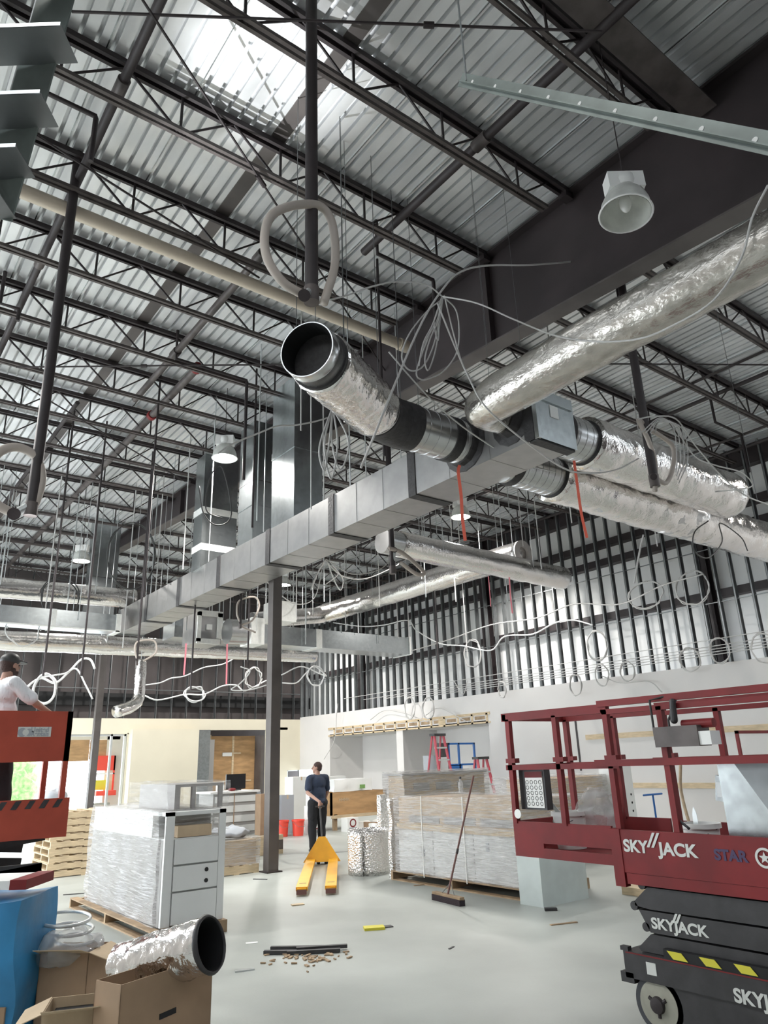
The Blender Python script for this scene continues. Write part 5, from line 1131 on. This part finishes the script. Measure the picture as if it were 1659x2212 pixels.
obj('folded_side', B().prism([(XL + .19, p1.y - .12, p1.z), (XL + .12, p1.y - .5, 1.05), (XL + .12, 1.0, 1.05), (XL + .17, 1.0, p1.z + .01)], (.004, 0, 0)), 'stud', gs)
rc = coilpts((5.2, 3.0, 1.06), .12, .03, 3, (0, 1, 0), 8, .1); cable('coiled orange extension cord on the red platform', [V((p.x + .08 * math.sin(i), p.y, p.z)) for i, p in enumerate(rc)], .008, 'wood', None, 3, 'cord')
b = obj('tape_lead', B().tube(smooth_path([(5.36, 3.30, 1.62), (5.34, 3.32, 1.4), (5.3, 3.25, 1.1), (5.3, 3.2, 1.02)]), .012, 8), 'wood', None, True); tag(b, 'ochre cord hanging down inside the platform railing', 'cord')
tag(obj('grey_jacket', bump_box(B(), 5.3, 5.42, 1.9, 2.35, 1.66, 1.71, .03, 77, 8), 'greybag', None, True), 'grey folded sheet draped over the far platform rail', 'cloth')
# second red lift behind at right
rl = thing('red_rail_gate', 'upper corner of another red platform rail at the far right', 'guard rail', (7.5, 4.6, 0))
p = pY(1592, 1578, 5.2)
obj('top_bar', B().box(p.x, p.x + 1.6, 5.2, 5.24, p.z - .04, p.z), 'red', rl); obj('upright', B().box(p.x, p.x + .035, 5.2, 5.24, 0, p.z), 'red', rl); obj('upright', B().box(p.x + 1.55, p.x + 1.6, 5.2, 5.24, 0, p.z), 'red', rl)
# brown board under right lift
tag(obj('timber_offcut', B().box(8.6, 9.4, 6.0, 6.4, 0, .09), 'wood'), 'tan timber offcut on the floor behind the red lift', 'timber')

# ------------------------------------------------------------------ left scissor lift
ll = thing('scissor_lift', 'orange-red scissor lift at the left edge with a rental sign', 'scissor lift', (1.2, 8.0, 0))
yf = 7.7
obj('sign_panel', B().box(.5, 2.02, yf, yf + .03, 1.81, 2.27), 'redpanel', ll)
sg = obj('sign_plate', B().box(pY(36, 1600, yf).x, pY(108, 1600, yf).x, yf - .004, yf, pY(36, 1592, yf).z, pY(36, 1570, yf).z), 'text_w', ll)
p = pY(66, 1581, yf); text('lettering', 'United', (p.x, yf - .006, p.z), (1, 0, 0), (0, 0, 1), .062, 'greybag', sg, .03, .001, .95); p = pY(66, 1591, yf); text('lettering', 'Rentals', (p.x, yf - .006, p.z + .005), (1, 0, 0), (0, 0, 1), .06, 'greybag', sg, .03, .001, .9)
p = pY(48, 1582, yf - .006); obj('round_emblem', B().tube([p, p + V((0, .003, 0))], .04, 22), 'greybag', sg); obj('round_emblem', B().tube([p + V((.06, 0, 0)), p + V((.06, .003, 0))], .035, 22), 'greybag', sg); obj('emblem_centre', B().tube([p + V((.03, -.002, 0)), p + V((.03, .003, 0))], .028, 22), 'text_w', sg)
for xx in (.9, 1.97): obj('rail_post', B().box(xx, xx + .05, yf, yf + .05, 1.3, 2.27), 'redpanel', ll); obj('rail_post', B().box(xx, xx + .05, yf + .75, yf + .8, 1.3, 2.2), 'redpanel', ll)
obj('platform', B().box(.5, 2.06, yf - .02, yf + .85, 1.14, 1.18).box(.5, 2.06, yf - .03, yf, 1.14, 1.42).box(.5, 2.06, yf + .82, yf + .85, 1.14, 1.42), 'redpanel', ll)
for k in range(9): x = .95 + k * .12; obj('hazard_stripe', B().prism([(x, yf - .034, 1.40), (x + .05, yf - .034, 1.40), (x + .09, yf - .034, 1.47), (x + .04, yf - .034, 1.47)], (0, .003, 0)), 'char', ll)
obj('hazard_band', B().box(.5, 2.06, yf - .03, yf, 1.42, 1.48), 'redpanel', ll)
for k in range(4):
    z = .60 + k * .14; obj('scissor_arm', B().beam((.5, yf + .1, z), (1.9, yf + .1, z + .14 if k % 2 else z), .06, .09), 'char', ll); obj('scissor_arm', B().beam((.5, yf + .7, z + .14), (1.85, yf + .7, z), .06, .09), 'char', ll)
obj('chassis', B().box(.4, 1.9, yf, yf + .8, .22, .58), 'char', ll)
for xx in (.7, 1.65):
    for yy in (yf - .04, yf + .74): obj('wheel', B().tube([(xx, yy, .2), (xx, yy + .1, .2)], .2, 28), 'rubber', ll, 40)
# outside: hedge, orange hoarding, far red lift
for k, (xx, yy, sc) in enumerate([(5.4, 45, 1.3), (9.2, 47, 1.6), (1.2, 44, 1.6)]):
    o = obj('shrub', B().ell((xx, yy, sc * .8), (sc, sc * .8, sc), 30, 18), 'leaf', None, True)
    for vv in o.data.vertices: vv.co += (vv.co - V((0, 0, sc * .8))).normalized() * .5 * noise.noise(vv.co * 2.3)
    tag(o, 'pale green shrub outside the shopfront, %s from the left' % ORD[(1, 2, 0)[k]], 'shrub', 'shrubs outside')
oh = thing('plywood_hoarding', 'orange plywood hoarding hung high outside the shopfront opening', 'plywood', (8.4, 30, 0))
p, q = pY(140, 1645, 30), pY(195, 1598, 30); p2, q2 = pY(215, 1640, 30), pY(232, 1598, 30)
obj('plywood_sheet', B().box(p.x, q.x, 30, 30.04, p.z, q.z), 'ply', oh); obj('plywood_sheet', B().box(p2.x - .4, q2.x, 30, 30.04, p2.z, q2.z), 'ply', oh)
obj('cream_pier', B().box(q2.x, q2.x + .7, 30, 30.3, 0, q.z + .4), 'cream', oh); obj('header', B().box(p.x, q2.x + .5, 30, 30.2, q.z, q.z + .4), 'cream', oh); obj('post', B().box(p.x, p.x + .1, 30.05, 30.15, 0, q.z), 'wood', oh)
fr = thing('scissor_lift', 'small distant red lift with yellow item, seen through the shopfront opening', 'scissor lift', (9, 31, 0))
p, q = pY(205, 1665, 29.9), pY(250, 1632, 29.9)
obj('guard_panel', B().box(p.x, q.x, 29.85, 29.9, p.z, q.z), 'redbright', fr); obj('platform', B().box(p.x, q.x, 29.0 + .5, 29.95, .85, 1.02), 'redbright', fr)
obj('rail', B().box(p.x, q.x, 29.85, 29.9, 1.6, 1.65), 'white', fr); obj('chassis', B().box(p.x - .3, q.x - .2, 29.5, 29.95, .1, .6), 'tan', fr); obj('yellow_item', B().box(p.x, p.x + .5, 29.7, 29.8, 1.05, 1.4), 'hazard', fr)
for xx in (p.x - .1, q.x - .4): obj('wheel', B().tube([(xx, 29.45, .15), (xx, 29.5, .15)], .17, 16), 'rubber', fr)
for xx in (p.x, q.x - .06): obj('rail_post', B().box(xx, xx + .06, 29.85, 29.9, .9, 2.5 if False else q.z), 'redbright', fr)

# ------------------------------------------------------------------ people
def remesh(name, b, m, parent, voxel, smooth_it=4, disp=0., dsc=6):
    me = bpy.data.meshes.new('tmp'); me.from_pydata([tuple(v) for v in b.v], [], b.f); me.update()
    bm = bmesh.new(); bm.from_mesh(me); bmesh.ops.remove_doubles(bm, verts=bm.verts, dist=1e-5); bmesh.ops.holes_fill(bm, edges=bm.edges, sides=0); bmesh.ops.recalc_face_normals(bm, faces=bm.faces); bm.to_mesh(me); bm.free()
    t = bpy.data.objects.new('tmp', me); COL.objects.link(t)
    r = t.modifiers.new('r', 'REMESH'); r.mode = 'VOXEL'; r.voxel_size = voxel
    s = t.modifiers.new('s', 'SMOOTH'); s.iterations = smooth_it; s.factor = .5
    dg = bpy.context.evaluated_depsgraph_get(); out = bpy.data.meshes.new_from_object(t.evaluated_get(dg))
    COL.objects.unlink(t); bpy.data.objects.remove(t)
    L = wloc(parent)
    for v in out.vertices:
        c = v.co.copy()
        if disp: c += v.normal * disp * noise.noise(c * dsc)
        v.co = c - L
    for p in out.polygons: p.use_smooth = True
    out.materials.clear(); out.materials.append(M[m]); o = bpy.data.objects.new(name, out); COL.objects.link(o); o.parent = parent
    return o
def hand(b, w, fwdv, palm, side, curl=.5):
    """palm and five bent fingers; fwdv = direction of the fingers, palm = palm normal, side = thumb side"""
    f, p, s = V(fwdv).normalized(), V(palm).normalized(), V(side).normalized(); w = V(w)
    b.cap(w - f * .01, w + f * .045, .024, .028); 
    for k in range(4):
        off = s * (.030 - .020 * k); L = (.040, .045, .042, .033)[k]; k0 = w + f * .075 + off
        b.cap(w + f * .02 + off * .8, k0, .013, .0105); k1 = k0 + (f * math.cos(curl) + p * math.sin(curl)) * L; b.cap(k0, k1, .0095, .0085)
        k2 = k1 + (f * math.cos(curl * 2.2) + p * math.sin(curl * 2.2)) * L * .75; b.cap(k1, k2, .0085, .0075)
    t0 = w + f * .015 + s * .02; t1 = t0 + (s * .8 + f * .5 + p * .2).normalized() * .04; t2 = t1 + (f * .8 + p * .5).normalized() * .032; b.cap(t0, t1, .015, .011); b.cap(t1, t2, .0105, .009)
def person(label, loc, yaw, head_yaw, shirt, arms, bottoms='pants', cap=False, beard=False, legs=None, H=1.74):
    t = thing('person', label, 'person', loc); k = H / 1.74
    Rz = Matrix.Rotation(yaw, 3, 'Z'); Lw = V(loc); T = lambda x, y, z: Lw + Rz @ (V((x, y, z)) * k)
    Rd = lambda x, y, z: Rz @ V((x, y, z))
    legs = legs or [((-.10, 0, .93), (-.11, .02, .50), (-.12, -.03, .09)), ((.10, 0, .93), (.11, .05, .50), (.12, .08, .09))]
    b = B()
    # torso, neck
    b.ell(T(0, 0, 1.02), (.155 * k, .11 * k, .14 * k), rot=Rz); b.ell(T(0, .0, 1.18), (.145 * k, .10 * k, .17 * k), rot=Rz); b.ell(T(0, -.005, 1.34), (.17 * k, .11 * k, .15 * k), rot=Rz)
    b.cap(T(-.15, 0, 1.43), T(.15, 0, 1.43), .062 * k, .062 * k); b.cap(T(0, -.01, 1.42), T(0, .015, 1.55), .06 * k, .055 * k)
    for h, kn, an in legs: b.cap(T(*h), T(*kn), .085 * k, .055 * k); b.cap(T(*kn), T(*an), .052 * k, .036 * k)
    for arm in arms:
        s, e, w2, ff, pn, sd3, cu = arm
        b.cap(T(*s), T(*e), .050 * k, .038 * k); b.cap(T(*e), T(*w2), .038 * k, .025 * k); hand(b, T(*w2), Rd(*ff), Rd(*pn), Rd(*sd3), cu)
    # head
    Hz = Matrix.Rotation(yaw + head_yaw, 3, 'Z'); hc = T(0, .03, 1.625); HH = lambda x, y, z: hc + Hz @ (V((x, y, z)) * k)
    b.ell(HH(0, -.012, .025), (.074 * k, .092 * k, .088 * k), 24, 16, Hz); b.ell(HH(0, .025, -.045), (.058 * k, .066 * k, .068 * k), 20, 14, Hz); b.ell(HH(0, .05, -.09), (.03 * k, .026 * k, .022 * k), 14, 10, Hz)
    b.cap(HH(0, .082, .015), HH(0, .108, -.018), .009 * k, .014 * k); b.cap(HH(-.035, .075, .03), HH(.035, .075, .03), .012 * k, .012 * k); b.cap(HH(-.02, .086, -.048), HH(.02, .086, -.048), .008 * k, .008 * k)
    for s in (-1, 1): b.ell(HH(s * .076, -.005, -.005), (.010 * k, .020 * k, .030 * k), 12, 8, Hz)
    body = remesh('body', b, 'skin', t, .0075, 3)
    for s in (-1, 1): obj('eye', B().ell(HH(s * .03, .082, .008), (.011 * k, .006 * k, .006 * k), 10, 8, Hz), 'char', body)
    obj('mouth', B().cap(HH(-.02, .094, -.048), HH(.02, .094, -.048), .003, .003), 'pole', body)
    # hair
    hb_ = B(); hb_.ell(HH(0, -.02, .036), (.080 * k, .094 * k, .088 * k), 24, 16, Hz); hb_.ell(HH(0, -.045, -.015), (.070 * k, .062 * k, .062 * k), 20, 12, Hz)
    hair = remesh('hair', hb_, 'hair', t, .010, 2)
    if beard:
        bd = B(); bd.ell(HH(0, .035, -.075), (.060 * k, .062 * k, .045 * k), 18, 12, Hz); bd.ell(HH(0, .0, -.045), (.068 * k, .05 * k, .04 * k), 18, 12, Hz); remesh('beard', bd, 'hair', t, .010, 2)
    if cap:
        cp = B(); cp.ell(HH(0, -.012, .055), (.088 * k, .104 * k, .078 * k), 24, 16, Hz); c = remesh('cap', cp, 'char', t, .010, 2)
        obj('cap_brim', B().prism([HH(-.075, .06, .045), HH(.075, .06, .045), HH(.065, .15, .035), HH(.03, .18, .03), HH(-.03, .18, .03), HH(-.065, .15, .035)], (0, 0, .008)), 'char', c)
    # shirt
    sb_ = B(); sb_.ell(T(0, 0, .98), (.178 * k, .135 * k, .13 * k), rot=Rz); sb_.ell(T(0, 0, 1.12), (.182 * k, .14 * k, .22 * k), rot=Rz); sb_.ell(T(0, -.005, 1.33), (.190 * k, .128 * k, .165 * k), rot=Rz); sb_.cap(T(-.155, 0, 1.43), T(.155, 0, 1.43), .076 * k, .076 * k)
    for arm in arms:
        s, e = V(arm[0]), V(arm[1]); sb_.cap(T(*s), T(*(s.lerp(e, .72))), .066 * k, .070 * k)
    remesh('shirt', sb_, shirt, t, .010, 4, .014, 9)
    pt = B(); pt.ell(T(0, 0, .95), (.168 * k, .125 * k, .12 * k), rot=Rz)
    for h, kn, an in legs: pt.cap(T(*h), T(*kn), .118 * k, .092 * k); pt.cap(T(*kn), T(an[0], an[1], an[2] + .03), .088 * k, .074 * k)
    remesh('trousers', pt, bottoms, t, .011, 3, .016, 7)
    for h, kn, an in legs:
        a = V(an); sh = B(); sh.ell(T(a.x, a.y + .05, .045), (.046 * k, .135 * k, .045 * k), rot=Rz); sh.ell(T(a.x, a.y - .01, .07), (.045 * k, .06 * k, .06 * k), rot=Rz); remesh('shoe', sh, 'char', t, .012, 2)
    return t
ph = V((8.62, 13.70, 0)); yawA = math.radians(-8)
# local position of the truck handle for the left hand
hl = Matrix.Rotation(-yawA, 3, 'Z') @ (HANDLE_TOP - ph)
wr_ = V((hl.x, hl.y, hl.z + .075))
print('handle local', hl)
person('person in dark navy T-shirt and black trousers, back turned, holding the pallet truck handle', ph, yawA, 1.0, 'navy',
       [((-.19, -.01, 1.43), (-.27, -.10, 1.15), wr_, (0, 0, -1), (.3, .6, 0), (.8, -.2, 0), .75), ((.19, 0, 1.43), (.24, .03, 1.15), (.22, .16, .93), (0, .3, -1), (-1, 0, 0), (0, 1, 0), .4)])
pl = V((1.44, 8.05, 1.18))
person('bearded person in a white T-shirt and dark cap on the left lift, arm outstretched', pl, -math.radians(75), .25, 'tshirt',
       [((.19, 0, 1.43), (.27, .22, 1.22), (.16, .46, 1.13), (0, 1, -.1), (0, 0, -1), (-1, 0, 0), .25), ((-.19, 0, 1.43), (-.24, .05, 1.16), (-.2, .25, 1.1), (0, 1, 0), (0, 0, -1), (1, 0, 0), .4)], cap=True, beard=True, H=1.66)

# added spot with no fixture, throws the bright patch onto the deck
sp = lamp_light('deck_patch_spot', 'SPOT', (.7, 8.26, 1.46), 3600, (.95, .98, 1), .03, (2.75, 5.25, 8.75)); sp.data.spot_size = math.radians(17); sp.data.spot_blend = .9
